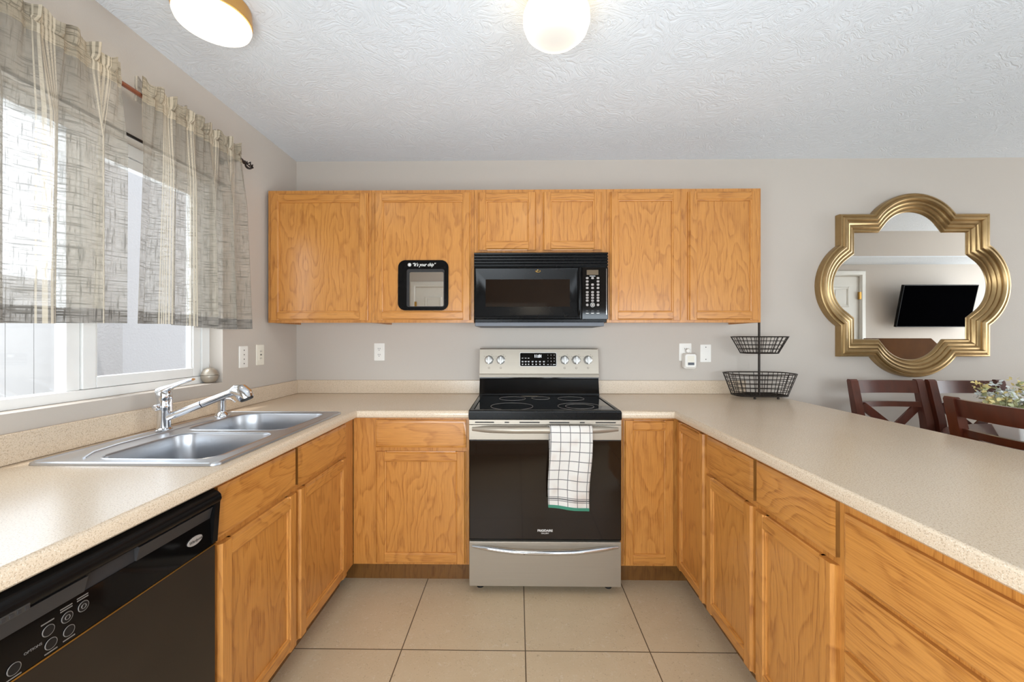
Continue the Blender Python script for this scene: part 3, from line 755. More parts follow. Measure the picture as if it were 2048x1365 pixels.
# ------------------------------------------------------------------ range
RXa, RXb = -0.242, 0.516; RM = (RXa + RXb) / 2
rf = 2.034
rg_ = thing('range', 'stainless electric range with black glass cooktop between the counters', 'range', (RM, 2.35, 0))
MB().box(RXa + 0.003, RXb - 0.003, rf + 0.045, 2.68, 0.035, 0.895, 0.003).build('body', M['charcoal_plastic'], rg_)
for x in (RXa + 0.05, RXb - 0.05):
    for y in (rf + 0.07, 2.6):
        MB().lathe([(0.018, 0.0), (0.018, 0.012), (0.008, 0.014), (0.008, 0.0345)], (x, y, 0), n=14).build('foot', M['rubber'], rg_)
dwr = MB(); ds = [(rf, 0.040), (rf, 0.262), (rf + 0.04, 0.262), (rf + 0.04, 0.040)]
drw = MB().box(RXa, RXb, rf, rf + 0.04, 0.040, 0.264, 0.004).build('storage_drawer', M['steel'], rg_)
def arc_handle(z, sag, out, r0, parent, flat=1.0, zz=0.0):
    rings = []
    for k in range(25):
        t_ = k / 24; x = RXa + 0.016 + (RXb - RXa - 0.032) * t_; q = math.sin(PI * t_)
        yc = rf - 0.006 - out * min(1, q * 1.25) * 0.999; zc = z - sag * q + zz
        rr = r0 * (0.55 + 0.45 * min(1, q * 3))
        rings.append([(x, yc + rr * flat * math.cos(a), zc + rr * math.sin(a)) for a in [2 * PI * j / 12 for j in range(12)]])
    return MB().loft(rings).build('handle', M['chrome'] if r0 < 0.013 else M['steel'], parent)
arc_handle(0.243, 0.018, 0.026, 0.011, drw)
od = MB().box(RXa, RXb, rf, rf + 0.04, 0.272, 0.848, 0.003).build('oven_door', M['black_plastic'], rg_)
MB().box(RXa + 0.003, RXb - 0.003, rf - 0.004, rf - 0.0002, 0.280, 0.772, 0.0015).build('window', M['oven_glass'], od)
MB().box(RXa, RXb, rf - 0.005, rf - 0.0002, 0.774, 0.848, 0.002).build('door_band', M['steel'], od)
oh = arc_handle(0.828, -0.004, 0.040, 0.0165, od, 0.8)
lt = MB().text('FRIGIDAIRE', 0.015, lambda x, y, z: (RM + x, rf - 0.0043 - z, 0.322 + y), bold=0.0004)
lt.text('GALLERY', 0.0095, lambda x, y, z: (RM + x, rf - 0.0043 - z, 0.309 + y)); lt.build('logo_text', M['print_white'], od)
vs_ = MB().box(RXa, RXb, rf - 0.003, rf + 0.04, 0.850, 0.873, 0.001).build('vent_trim', M['steel'], rg_)
for a, b in ((0.03, 0.125), (0.178, 0.20), (0.252, 0.352), (0.400, 0.50), (0.552, 0.576), (0.63, 0.73)):
    MB().box(RXa + a, RXa + b, rf - 0.0042, rf - 0.0031, 0.858, 0.864).build('vent_slot', M['slot'], vs_)
# cooktop: frame and glass
ct = MB()
ct.sweep([(RXa - 0.001, rf - 0.006), (RXb + 0.001, rf - 0.006), (RXb + 0.001, 2.60), (RXa - 0.001, 2.60)],
         [(0.0, 0.877), (0.0, 0.912), (0.004, 0.920), (0.022, 0.9225), (0.026, 0.918), (0.026, 0.877)], lambda a, b, h: (a, b, h), right=False)
ctp = ct.build('cooktop_frame', M['black_plastic'], rg_)
MB().box(RXa + 0.025, RXb - 0.025, rf + 0.02, 2.575, 0.896, 0.9185).build('cooktop_glass', M['black_gloss'], rg_)
bn = MB()
for cx, cy, rr in ((-0.03, 2.17, 0.112), (0.33, 2.17, 0.115), (0.33, 2.17, 0.075), (-0.03, 2.45, 0.078), (0.32, 2.45, 0.078), (0.14, 2.47, 0.055)):
    bn.tube([(cx + rr * math.cos(2 * PI * k / 40), cy + rr * math.sin(2 * PI * k / 40), 0.9187) for k in range(40)], 0.0009, 4, closed=True)
bn.build('burner_rings', M['print_grey'], rg_)
# backguard
bs_ = MB()
bs_.loft([[(x, y, z) for y, z in ((2.576, 0.919), (2.582, 0.934), (2.604, 1.018), (2.604, 1.034), (2.695, 1.034), (2.695, 0.919))] for x in (RXa, RXb)])
bk = bs_.build('backsplash_panel', M['black_gloss'], rg_)
bp = MB(); bpr = ((2.600, 1.030), (2.590, 1.033), (2.588, 1.050), (2.594, 1.058), (2.616, 1.210), (2.622, 1.214), (2.69, 1.214), (2.69, 1.030))
bp.loft([[(x, y, z) for y, z in bpr] for x in (RXa, RXb)])
cpn = bp.build('control_panel', M['steel'], rg_)
sl_ = (2.616 - 2.594) / (1.210 - 1.058)
def py(z): return 2.594 + (z - 1.058) * sl_
pf = lambda p: Vector((p[0], py(p[2]) - p[1], p[2]))   # follows the sloped face
for kx in (-0.182, -0.107, 0.300, 0.374, 0.449):
    kz = 1.143
    kb = MB(pf).lathe([(0.029, 0.0), (0.029, 0.006), (0.025, 0.010), (0.024, 0.030), (0.019, 0.034), (0.001, 0.034)], (kx, 0, kz), (0, 1, 0), 8, cap=True)
    kn = kb.build('knob', M['satin'], cpn)
    MB(pf).box(kx - 0.006, kx + 0.006, 0.034, 0.040, kz - 0.024, kz + 0.024, 0.002).build('grip', M['satin'], kn)
for kx in (-0.182, -0.107, 0.300, 0.374, 0.449):
    MB(pf).tube([(kx + 0.0055 * math.cos(2 * PI * k / 14), 0.0005, 1.092 + 0.0055 * math.sin(2 * PI * k / 14)) for k in range(14)], 0.0008, 4, closed=True).build('burner_symbol', M['slot'], cpn)
    for a in (-0.9, 0.5, 0.9):
        MB(pf).box(kx + 0.038 * math.sin(a) - 0.0016, kx + 0.038 * math.sin(a) + 0.0016, 0.0, 0.0006, 1.143 + 0.036 * math.cos(a) - 0.0016, 1.143 + 0.036 * math.cos(a) + 0.0016).build('setting_mark', M['slot'], cpn)
dbz = MB(pf); dbz.loft([[(x, n, z) for x, z in rrect(0.014, 0.250, 1.101, 1.190, 0.008, 4)] for n in (-0.004, 0.0025)])
dp = dbz.build('display_bezel', M['print_white'], cpn)
d2 = MB(pf); d2.loft([[(x, n, z) for x, z in rrect(0.017, 0.247, 1.104, 1.187, 0.006, 4)] for n in (0.0, 0.004)])
dpl = d2.build('display', M['black_gloss'], dp)
MB(pf).text('11:01', 0.026, lambda x, y, z: (0.131 + x * 0.85, 0.0042 + z, 1.166 + y), bold=0.0004).build('clock_digits', M['led'], dpl)
kp = MB(pf)
def mark(x, z, w, h): kp.box(x - w / 2, x + w / 2, 0.004, 0.0046, z - h / 2, z + h / 2)
for i, x in enumerate((0.032, 0.052, 0.071, 0.096, 0.119, 0.143, 0.168)):
    mark(x, 1.134, 0.0125, 0.0032); mark(x, 1.129, 0.009, 0.0025); mark(x, 1.115, 0.008, 0.0065)
for x in (0.032, 0.052, 0.071): mark(x, 1.154, 0.011, 0.003)
for i in range(3):
    for j in range(3): kp.text('123456789'[j * 3 + i], 0.010, lambda a, b, z, i=i, j=j: (0.194 + i * 0.020 + a, 0.0042 + z, 1.173 - j * 0.0195 + b))
kp.text('0', 0.010, lambda a, b, z: (0.214 + a, 0.0042 + z, 1.114 + b)); mark(0.194, 1.114, 0.011, 0.003); mark(0.234, 1.114, 0.016, 0.004)
kp.build('key_legend', M['print_white'], dpl)

# towel over the oven handle
tw = thing('kitchen_towel', 'white checked dish towel with green edge hanging over the oven handle', 'towel', (0.26, 1.97, 0.65))
HZ, HY = 0.8325, rf - 0.0455
def towel_sheet(name, u_w, x0, drop, front, skew, xo):
    mb = MB(); uvl = mb.bm.loops.layers.uv.new('UVMap'); rows = []
    nu, nv = 18, 60; L = drop
    for j in range(nv + 1):
        s_ = L * j / nv; row = []
        for i in range(nu + 1):
            t_ = i / nu; uu = t_ * u_w
            rr = 0.0205
            al = s_ / rr
            if al < PI / 2:  # over the bar
                y = HY - rr * math.sin(al) * 1.0 * (1 if front else -1); z = HZ + rr * math.cos(al)
            else:
                d = s_ - rr * PI / 2
                wob = 0.006 * math.sin(t_ * 7.5 + d * 9) * min(1, d * 6) + 0.004 * math.sin(t_ * 3 - d * 14) * min(1, d * 5)
                y = HY - rr * (1 if front else -1) - (wob if front else 0.3 * wob) ; z = HZ - d
                if not front: y = min(y, rf - 0.012)
            z -= skew * t_ * s_ / L
            x = x0 + xo * (s_ / L) + uu * (1 - 0.03 * s_ / L) + 0.004 * math.sin(s_ * 16)
            row.append((mb.V((x, y, z)), uu, s_))
        rows.append(row)
    for a, b in zip(rows, rows[1:]):
        for i in range(nu):
            q = (a[i], a[i + 1], b[i + 1], b[i]); f = mb.face([v[0] for v in q])
            for lp, v in zip(f.loops, q): lp[uvl].uv = (v[1], v[2])
    return mb, rows
mbf, rows = towel_sheet('front', 0.205, 0.156, 0.395, True, 0.022, -0.008)
ov = mbf.build('front_fold', M['towel'], tw)
sd = ov.modifiers.new('thick', 'SOLIDIFY'); sd.thickness = 0.003; sd.offset = 1
mbb, rows = towel_sheet('back', 0.190, 0.146, 0.405, False, 0.0, 0.02)
ovb = mbb.build('rear_fold', M['towel'], tw)
sd = ovb.modifiers.new('thick', 'SOLIDIFY'); sd.thickness = 0.002; sd.offset = 0
ge = MB(); zz = HZ - (0.395 - 0.0205 * PI / 2)
pts = []
ge2 = MB()
for k in range(12):
    t_ = k / 11; x = 0.156 - 0.008 + 0.205 * 0.97 * t_ + 0.004 * math.sin(0.395 * 16); d = 0.395 - 0.0205 * PI / 2
    wob = 0.006 * math.sin(t_ * 7.5 + d * 9) + 0.004 * math.sin(t_ * 3 - d * 14)
    pts.append((x, HY - 0.0205 - wob - 0.0015, HZ - d - 0.022 * t_))
ge2.loft([[(x, y - 0.003, z + 0.010), (x, y + 0.003, z + 0.010), (x, y + 0.003, z - 0.004), (x, y - 0.003, z - 0.004)] for x, y, z in pts])
ge2.build('edge_binding', M['green_edge'], tw, label='green edging along the hem')

# ------------------------------------------------------------------ microwave
mf = 2.312; MX0, MX1, MZ0, MZ1 = -0.247, 0.513, 1.385, 1.772
mw = thing('microwave', 'black over-the-range microwave hung below the short wall cabinet', 'microwave', ((MX0 + MX1) / 2, 2.5, MZ0))
MB().box(MX0 + 0.002, MX1 - 0.002, mf + 0.03, 2.705, MZ0 - 0.012, MZ1, 0.003).build('body', M['black_plastic'], mw)
MB().box(MX0 + 0.004, MX1 - 0.02, mf + 0.012, 2.69, MZ0 - 0.036, MZ0 - 0.0125, 0.004).build('underside_hood', M['grey_plastic'], mw)
gv = MB()
gv.box(MX0, MX1, mf + 0.016, mf + 0.0295, 1.688, MZ1, 0.002)
for k in range(5):
    z = 1.692 + k * 0.0165
    gv.prism([(mf + 0.017, z), (mf + 0.002, z + 0.001), (mf, z + 0.007), (mf + 0.012, z + 0.012), (mf + 0.017, z + 0.012)], 'x', MX0, MX1)
gv.build('vent_grille', M['black_plastic'], mw)
DXe = 0.362
md = MB(); my = facing_y(mf + 0.0295); md.f = my
WX0, WX1, WZ0, WZ1 = -0.182, 0.298, 1.461, 1.617
oR = [(MX0, MZ0 + 0.003), (DXe, MZ0 + 0.003), (DXe, 1.685), (MX0, 1.685)]
ins = lambda k: [(MX0 + k, MZ0 + 0.003 + k), (DXe - k, MZ0 + 0.003 + k), (DXe - k, 1.685 - k), (MX0 + k, 1.685 - k)]
wi = [(WX0, WZ0), (WX1, WZ0), (WX1, WZ1), (WX0, WZ1)]
md.loft([[(a, 0, b) for a, b in oR], [(a, 0.026, b) for a, b in oR], [(a, 0.031, b) for a, b in ins(0.006)],
         [(a, 0.031, b) for a, b in [(MX0 + 0.014, MZ0 + 0.03), (DXe - 0.030, MZ0 + 0.03), (DXe - 0.030, 1.672), (MX0 + 0.014, 1.672)]],
         [(a, 0.016, b) for a, b in wi]], cap1=False)
mdo = md.build('door', M['black_plastic'], mw)
MB(my).box(WX0, WX1, 0.010, 0.0165, WZ0, WZ1).build('window', M['oven_glass'], mdo)
MB(my).tube([(DXe - 0.014, 0.031, MZ0 + 0.03), (DXe - 0.014, 0.046, MZ0 + 0.06), (DXe - 0.014, 0.050, 1.54), (DXe - 0.014, 0.046, 1.65), (DXe - 0.014, 0.031, 1.675)], [0.007, 0.009, 0.009, 0.009, 0.007], 10).build('handle', M['black_plastic'], mdo)
lg = MB(my)
lg.tube([(0.116 + 0.014 * math.cos(a), 0.0315, 1.6615 + 0.006 * math.sin(a)) for a in [2.6 + 4.6 * k / 16 for k in range(17)]], 0.0016, 6)
lg.tube([(0.108 + 0.012 * k / 8, 0.0317, 1.657 + 0.012 * math.sin(k / 8 * 2.6)) for k in range(9)], 0.0014, 6)
lg.build('swirl_emblem', M['brass'], mdo)
pc = MB(my); pc.box(DXe + 0.003, MX1, 0, 0.027, MZ0 + 0.003, 1.685, 0.003)
cpm = pc.build('control_panel', M['black_gloss'], mw)
MB(my).box(MX1 - 0.012, MX1 - 0.008, 0.027, 0.031, MZ0 + 0.03, 1.675).build('edge_trim', M['chrome'], cpm)
MB(my).box(0.392, 0.458, 0.0272, 0.0285, 1.640, 1.668).build('display', M['display'], cpm)
bx = (0.395, 0.425, 0.456)
for zz in (1.622, 1.603, 1.585, 1.566, 1.542, 1.526, 1.510, 1.494):
    for i, x in enumerate(bx):
        if zz == 1.603 and i == 1: continue
        MB(my).loft([[(a, n, b) for a, b in rrect(x - 0.0075, x + 0.0075, zz - 0.006, zz + 0.006, 0.004, 3)] for n in (0.0268, 0.0282)]).build('button', M['print_grey'], cpm)
for x in bx:
    MB(my).lathe([(0.0075, 0.0268), (0.0075, 0.0282), (0.004, 0.0284)], (x, 0, 1.470), (0, 1, 0), 14).build('button', M['print_grey'], cpm)
    MB(my).loft([[(a, n, b) for a, b in rrect(x - 0.007, x + 0.007, 1.428, 1.440, 0.004, 3)] for n in (0.0268, 0.0278)]).build('button', M['charcoal_plastic'], cpm)
pr = MB(my)
pr.tube([(0.425 + 0.0115 * math.cos(2 * PI * k / 20), 0.0285, 1.470 + 0.0115 * math.sin(2 * PI * k / 20)) for k in range(20)], 0.0011, 5, closed=True)
pr.box(0.409, 0.441, 0.0270, 0.0276, 1.632, 1.6345)
for x in bx: pr.box(x - 0.008, x + 0.008, 0.0270, 0.0276, 1.421, 1.424)
pr.build('legend_print', M['print_white'], cpm)
kd = MB(my)
for j, zz in enumerate((1.542, 1.526, 1.510)):
    for i, x in enumerate(bx): kd.text('123456789'[j * 3 + i], 0.0085, lambda a, b, z, x=x, zz=zz: (x + a, 0.0284 + z, zz + b))
kd.text('0', 0.0085, lambda a, b, z: (0.425 + a, 0.0284 + z, 1.494 + b))
kd.build('key_digits', M['slot'], cpm)

# small mirror stuck on the cabinet door: leans back a touch on its pads
sm = thing('small_mirror', 'small black framed mirror stuck on the wall cabinet door left of the microwave', 'mirror', (-0.555, 2.350, 1.45))
smx0, smx1, smz0, smz1 = -0.694, -0.401, 1.443, 1.735
TL = math.radians(1.0)
def smf(p): return Vector((p[0], 2.3685 - 0.0035 - p[1] + (p[2] - 1.59) * math.tan(TL) , p[2]))
MB(smf).loft([[(x, n, z) for x, z in rrect(smx0, smx1, smz0, smz1, 0.042, 8)] for n in (-0.001, 0.008)]).build('backing', M['black_plastic'], sm)
fr = MB(smf).loft([[(x, n, z) for x, z in rrect(-0.642, -0.424, 1.462, 1.682, 0.012, 4)] for n in (0.008, 0.012)])
fr.build('inner_border', M['charcoal_plastic'], sm)
MB(smf).loft([[(x, n, z) for x, z in rrect(-0.625, -0.428, 1.466, 1.664, 0.008, 4)] for n in (0.0115, 0.0135)]).build('mirror_glass', M['mirror'], sm)
stx = MB(smf)
stx.text('\u201cIt\u2019s your chip\u201d', 0.028, lambda x, y, z: (-0.545 + x * 0.78, 0.0082 + z, 1.708 + y), shear=0.35, bold=0.0004)
for k in range(6):
    a = PI * k / 6
    stx.bar((-0.627 - 0.011 * math.cos(a), 0.0086, 1.708 - 0.011 * math.sin(a)), (-0.627 + 0.011 * math.cos(a), 0.0086, 1.708 + 0.011 * math.sin(a)), 0.0025, 0.0006, (0, 1, 0))
stx.build('lettering', M['print_white'], sm)

# ------------------------------------------------------------------ outlets and plates
def plate(name, label, f, u, w, cat, kind, mat, n0=0.0, group='wall plates'):
    r = thing(name, label, cat, f((u, 0, w)), group)
    W_, H_ = 0.035, 0.0585
    if kind == 'wide': W_ = 0.040
    rr = lambda i, n: [(x, n, z) for x, z in rrect(u - W_ + i, u + W_ - i, w - H_ + i, w + H_ - i, 0.004, 3)]
    MB(f).loft([rr(0, n0 + 0.0005), rr(0, n0 + 0.003), rr(0.004, n0 + 0.006)]).build('cover_plate', mat, r)
    if kind in ('duplex', 'wide'):
        for dz in (-0.02, 0.02):
            rc = MB(f).loft([[(x, n, z) for x, z in rrect(u - 0.017, u + 0.017, w + dz - 0.0145, w + dz + 0.0145, 0.009, 4)] for n in (n0 + 0.0055, n0 + 0.0075)]).build('receptacle', mat, r)
            s2 = MB(f)
            for dx in (-0.006, 0.006): s2.box(u + dx - 0.0013, u + dx + 0.0013, n0 + 0.0075, n0 + 0.0079, w + dz - 0.002, w + dz + 0.007)
            s2.lathe([(0.0026, n0 + 0.0075), (0.0026, n0 + 0.0079)], (u, 0, w + dz - 0.008), (0, 1, 0), 10)
            s2.build('slots', M['slot'], rc)
    elif kind == 'gfci':
        rc = MB(f).loft([[(x, n, z) for x, z in rrect(u - 0.0165, u + 0.0165, w - 0.033, w + 0.033, 0.003, 3)] for n in (n0 + 0.0055, n0 + 0.0075)]).build('receptacle', mat, r)
        s2 = MB(f)
        for dz in (-0.021, 0.019):
            for dx in (-0.006, 0.006): s2.box(u + dx - 0.0014, u + dx + 0.0014, n0 + 0.0075, n0 + 0.0079, w + dz - 0.003, w + dz + 0.005)
        s2.box(u - 0.007, u + 0.007, n0 + 0.0075, n0 + 0.0085, w - 0.0035, w - 0.0005).box(u - 0.007, u + 0.007, n0 + 0.0075, n0 + 0.0085, w + 0.001, w + 0.004)
        s2.build('slots', M['slot'], rc)
    else:
        zs = (-0.040, 0.040) if kind == 'blank' else (-0.036, -0.012, 0.012, 0.036)
        for dz in zs: MB(f).lathe([(0.0032, n0 + 0.0055), (0.0032, n0 + 0.0068), (0.001, n0 + 0.007)], (u, 0, w + dz), (0, 1, 0), 10).build('screw', M['slot'], r)
    return r
fw = facing_y(WY); fl = facing_px(WX)
plate('power_outlet', 'white power outlet on back wall left of the range', fw, -0.922, 1.190, 'outlet', 'duplex', M['white_plastic'])
plate('power_outlet', 'white power outlet on back wall half covered by the plug-in air freshener', fw, 1.108, 1.190, 'outlet', 'wide', M['white_plastic'])
plate('blank_plate', 'blank white wall plate with two screws, right of the plug-in air freshener', fw, 1.242, 1.182, 'wall plate', 'blank', M['white_plastic'])
plate('switch_plate', 'white wall plate with four small holes, nearer the window', fl, 2.178, 1.180, 'wall plate', 'holes', M['white_plastic'])
plate('power_outlet', 'ivory power outlet on left wall, between window plate and wall corner', fl, 2.320, 1.186, 'outlet', 'gfci', M['ivory_plastic'])
af = thing('air_freshener', 'white plug-in air freshener in the back wall outlet', 'air freshener', (1.122, 2.68, 1.08))
fa = facing_y(WY - 0.009)
rr = lambda i, n, t_: [(x, n, z) for x, z in rrect(1.082 + i, 1.164 - i, 1.083 + i + t_, 1.184 - i, 0.016, 5)]
afb = MB(fa).loft([rr(0.004, 0.0, 0), rr(0, 0.004, 0), rr(0, 0.034, 0), rr(0.006, 0.045, 0.006)]).build('housing', M['white_plastic'], af)
MB(fa).box(1.101, 1.146, 0.045, 0.0465, 1.112, 1.166, 0.001).build('front_panel', M['ivory_plastic'], af)
MB(fa).box(1.104, 1.145, 0.0465, 0.0475, 1.107, 1.124, 0.0005).build('window', M['grey_plastic'], af)
MB(fa).lathe([(0.014, 0.0), (0.014, 0.018), (0.011, 0.022), (0.001, 0.022)], (1.117, 0, 1.200), (0, 1, 0), 18).build('dial', M['white_plastic'], af)

# ------------------------------------------------------------------ curtain rod and curtains
RDX, RDZ = -1.392, 2.178
rd = thing('curtain_rod', 'reddish brown curtain rod with dark cage finial above the window', 'curtain rod', (RDX, 1.4, RDZ))
MB().tube([(RDX, 0.62, RDZ), (RDX, 2.03, RDZ)], 0.0085, 12).build('rod', M['rod_wood'], rd)
MB().lathe([(0.010, 0), (0.011, 0.006), (0.007, 0.012), (0.007, 0.022), (0.010, 0.028), (0.008, 0.034), (0.004, 0.04)], (RDX, 2.03, RDZ), (0, 1, 0), 16).build('rod_collar', M['bronze'], rd)
fin = MB(); fy0 = 2.068; fL = 0.052
for k in range(6):
    pts = []
    for j in range(13):
        t_ = j / 12; ang = 2 * PI * k / 6 + t_ * 2.2; r_ = 0.017 * math.sin(PI * min(1, t_ * 0.98 + 0.01)) + 0.001
        pts.append((RDX + r_ * math.cos(ang), fy0 + fL * t_, RDZ + r_ * math.sin(ang)))
    fin.tube(pts, 0.0026, 6)
fin.lathe([(0.006, fL - 0.004), (0.005, fL + 0.004), (0.001, fL + 0.006)], (RDX, fy0, RDZ), (0, 1, 0), 10)
fin.build('finial', M['bronze'], rd)
MB().tube([(WX + 0.004, 2.015, RDZ - 0.01), (RDX, 2.015, RDZ - 0.012)], 0.005, 8).tube([(RDX - 0.011, 2.015, RDZ), (RDX - 0.008, 2.015, RDZ - 0.010), (RDX, 2.015, RDZ - 0.0135), (RDX + 0.008, 2.015, RDZ - 0.010), (RDX + 0.012, 2.015, RDZ + 0.004)], 0.003, 6).lathe([(0.02, 0.0005), (0.02, 0.004), (0.008, 0.006)], (WX, 2.015, RDZ - 0.01), (1, 0, 0), 16).build('bracket', M['bronze'], rd)
tr_ = thing('tension_rod', 'thin black rod below the curtain rod across the window head', 'rod', (-1.40, 1.4, 2.045))
MB().tube([(-1.462, 0.70, 2.045), (-1.462, 2.02, 2.045)], 0.006, 10).build('rod', M['bronze'], tr_)
for y in (0.70, 2.0): MB().tube([(WX + 0.001, y, 2.045), (-1.466, y, 2.045)], 0.005, 8).build('rod_holder', M['bronze'], tr_)

def curtain(label, ya, yb, ya2, yb2, zb, seed, waves):
    rnd = random.Random(seed)
    root = thing('curtain', label, 'curtain', (RDX, (ya + yb) / 2, zb), 'sheer window curtains')
    ph = [rnd.uniform(0, 6.28) for _ in range(6)]
    ZT = RDZ + 0.062
    def pos(t, z, layer):
        d = (RDZ - z) / (RDZ - zb)          # 0 at the rod, 1 at the hem
        dd = max(0, d)
        y = (ya + (yb - ya) * t) * (1 - dd ** 0.8) + (ya2 + (yb2 - ya2) * t) * dd ** 0.8
        g = math.sin(2 * PI * waves * t + ph[0] + 0.7 * math.sin(5 * t + ph[1]))
        g2 = math.sin(2 * PI * waves * 2.3 * t + ph[2])
        if d < 0.03:      # gathered on the rod
            amp = 0.010 + 0.10 * max(0, -d)
            off = amp * (0.6 * g2 + 0.4 * math.sin(2 * PI * waves * 3.7 * t + ph[3]))
            pin = math.exp(-((z - RDZ - 0.013) / 0.006) ** 2)
            off = off * (1 - 0.6 * pin)
            out = 0.014 - 0.007 * pin
        else:
            k = min(1, (d - 0.03) / 0.25)
            off = (0.010 * (1 - k) * (0.6 * g2 + 0.4 * math.sin(2 * PI * waves * 3.7 * t + ph[3]))) + k * (0.017 + 0.012 * dd) * (g + 0.25 * g2)
            out = 0.014 + 0.006 * k
            y += 0.012 * k * math.sin(2 * PI * waves * t + ph[4])
        x = RDX + (out + abs(0) + off) if layer == 0 else RDX - (out + off * 0.5)
        if layer == 0 and abs(z - RDZ) < 0.014: x = max(x, RDX + 0.0105)
        if layer == 1 and abs(z - RDZ) < 0.014: x = min(x, RDX - 0.0105)
        x = max(x, WX + 0.025)
        zz = z
        if z > RDZ + 0.02: zz = z + 0.010 * math.sin(2 * PI * waves * 1.7 * t + ph[5]) * (z - RDZ) / 0.06
        if d > 0.9: zz = z + 0.006 * math.sin(6 * t + ph[5]) * (d - 0.9) * 10
        return Vector((x, y, zz))
    def sheet(name, z1, z0, nv, mat, layer=0, push=0.0):
        mb = MB(); uvl = mb.bm.loops.layers.uv.new('UVMap'); nu = 120; R = []
        for j in range(nv + 1):
            z = z1 + (z0 - z1) * j / nv
            R.append([(mb.V(pos(i / nu, z, layer) + Vector((push, 0, 0))), i / nu * 0.95 + seed, z) for i in range(nu + 1)])
        for a, b in zip(R, R[1:]):
            for i in range(nu):
                q = (a[i], a[i + 1], b[i + 1], b[i]); f = mb.face([v[0] for v in q])
                for lp, v in zip(f.loops, q): lp[uvl].uv = (v[1], v[2])
        return mb.build(name, mat, root, fix=False)
    sheet('cloth', RDZ - 0.024, zb + 0.048, 40, M['linen'])
    sheet('heading', ZT, RDZ - 0.024, 12, M['linen_head'])
    sheet('rod_pocket', ZT, RDZ - 0.024, 12, M['linen'], 1)
    sheet('hem', zb + 0.048, zb, 5, M['linen_hem'])
    return root
curtain('sheer striped linen curtain on the right half of the rod, nearest the cabinets', 1.478, 2.022, 1.428, 2.070, 1.329, 3, 5)
curtain('sheer striped linen curtain on the left half of the rod, cut by the photo edge', 0.66, 1.405, 0.66, 1.392, 1.326, 8, 6)

# ------------------------------------------------------------------ ceiling lights
def lamp_light(loc, energy, r, parent):
    l = bpy.data.lights.new('bulb', 'AREA'); l.shape = 'DISK'; l.size = r; l.energy = energy; l.color = (1, 0.86, 0.66)
    o = bpy.data.objects.new('bulb', l); COL.objects.link(o); o.parent = parent
    o.location = Vector(loc) - Vector(parent['_o'])
lx, ly = -1.075, 1.425
l1 = thing('ceiling_light', 'flush ceiling light with flat opal glass and gold band, above the sink', 'light', (lx, ly, CZ), 'ceiling lights')
MB().lathe([(0.105, CZ - 0.0005), (0.116, CZ - 0.004), (0.120, CZ - 0.052), (0.118, CZ - 0.057), (0.100, CZ - 0.057)], (lx, ly, 0), n=48).build('band', M['gold_band'], l1)
MB().lathe([(0.114, CZ - 0.0575), (0.117, CZ - 0.064), (0.112, CZ - 0.078), (0.090, CZ - 0.086), (0.05, CZ - 0.089), (0.001, CZ - 0.090)], (lx, ly, 0), n=48).build('glass_shade', M['flat_glass'], l1)
MB().lathe([(0.005, 0), (0.005, 0.006), (0.002, 0.009)], (lx + 0.06, ly - 0.103, CZ - 0.04), (0.5, -0.86, 0), 10).build('thumb_screw', M['brass'], l1)
lamp_light((lx, ly, CZ - 0.093), 1.0, 0.18, l1)
lx, ly = 0.132, 1.385
l2 = thing('ceiling_light', 'flush ceiling light with round mushroom opal globe in front of the range', 'light', (lx, ly, CZ), 'ceiling lights')
MB().lathe([(0.098, CZ - 0.0005), (0.100, CZ - 0.005), (0.094, CZ - 0.022), (0.080, CZ - 0.030)], (lx, ly, 0), n=48).build('base', M['gold_band'], l2)
MB().lathe([(0.076, CZ - 0.0305), (0.082, CZ - 0.040), (0.100, CZ - 0.062), (0.112, CZ - 0.090), (0.113, CZ - 0.115), (0.104, CZ - 0.142), (0.082, CZ - 0.163), (0.05, CZ - 0.174), (0.02, CZ - 0.177), (0.001, CZ - 0.1775)], (lx, ly, 0), n=48).build('glass_globe', M['globe_glass'], l2)
lamp_light((lx, ly, CZ - 0.18), 1.4, 0.18, l2)

# ------------------------------------------------------------------ two tier wire basket
bx0, by0 = 1.497, 2.545
bs = thing('wire_basket_stand', 'two tier dark wire basket stand on the counter corner right of the range', 'basket', (bx0, by0, TZ))
MB().tube([(bx0, by0, TZ + 0.014), (bx0, by0, 1.385)], 0.0068, 10).build('pole', M['wire'], bs)
def wire_basket(zb, zt, ra, rb, ta, tb, nrow, ncol):
    def loop(t, n=56):
        a, b = ra + (ta - ra) * t, rb + (tb - rb) * t; z = zb + (zt - zb) * t; P = []
        for k in range(n):
            q = 2 * PI * k / n + 0.05; c, s_ = math.cos(q), math.sin(q); e = 0.62
            P.append((bx0 + a * math.copysign(abs(c) ** e, c), by0 + b * math.copysign(abs(s_) ** e, s_), z))
        return P
    mb = MB()
    for j in range(nrow + 1):
        mb.tube(loop(j / nrow), 0.0036 if j in (0, nrow) else 0.0021, 6, closed=True)
    N = ncol; B, T = loop(0, N), loop(1, N)
    for p, q in zip(B, T): mb.tube([p, q], 0.0021, 5)
    # floor of the basket
    for k in range(-4, 5):
        s_ = k / 5
        e = (1 - abs(s_) ** 3.2) ** (1 / 3.2)
        mb.tube([(bx0 + ra * s_, by0 - rb * e, zb), (bx0 + ra * s_, by0 + rb * e, zb)], 0.0016, 5)
        mb.tube([(bx0 - ra * e, by0 + rb * s_, zb), (bx0 + ra * e, by0 + rb * s_, zb)], 0.0016, 5)
    return mb
wire_basket(TZ + 0.016, 1.063, 0.155, 0.085, 0.200, 0.118, 5, 30).build('lower_basket', M['wire'], bs)
wire_basket(1.190, 1.290, 0.102, 0.065, 0.153, 0.100, 4, 26).build('upper_basket', M['wire'], bs)
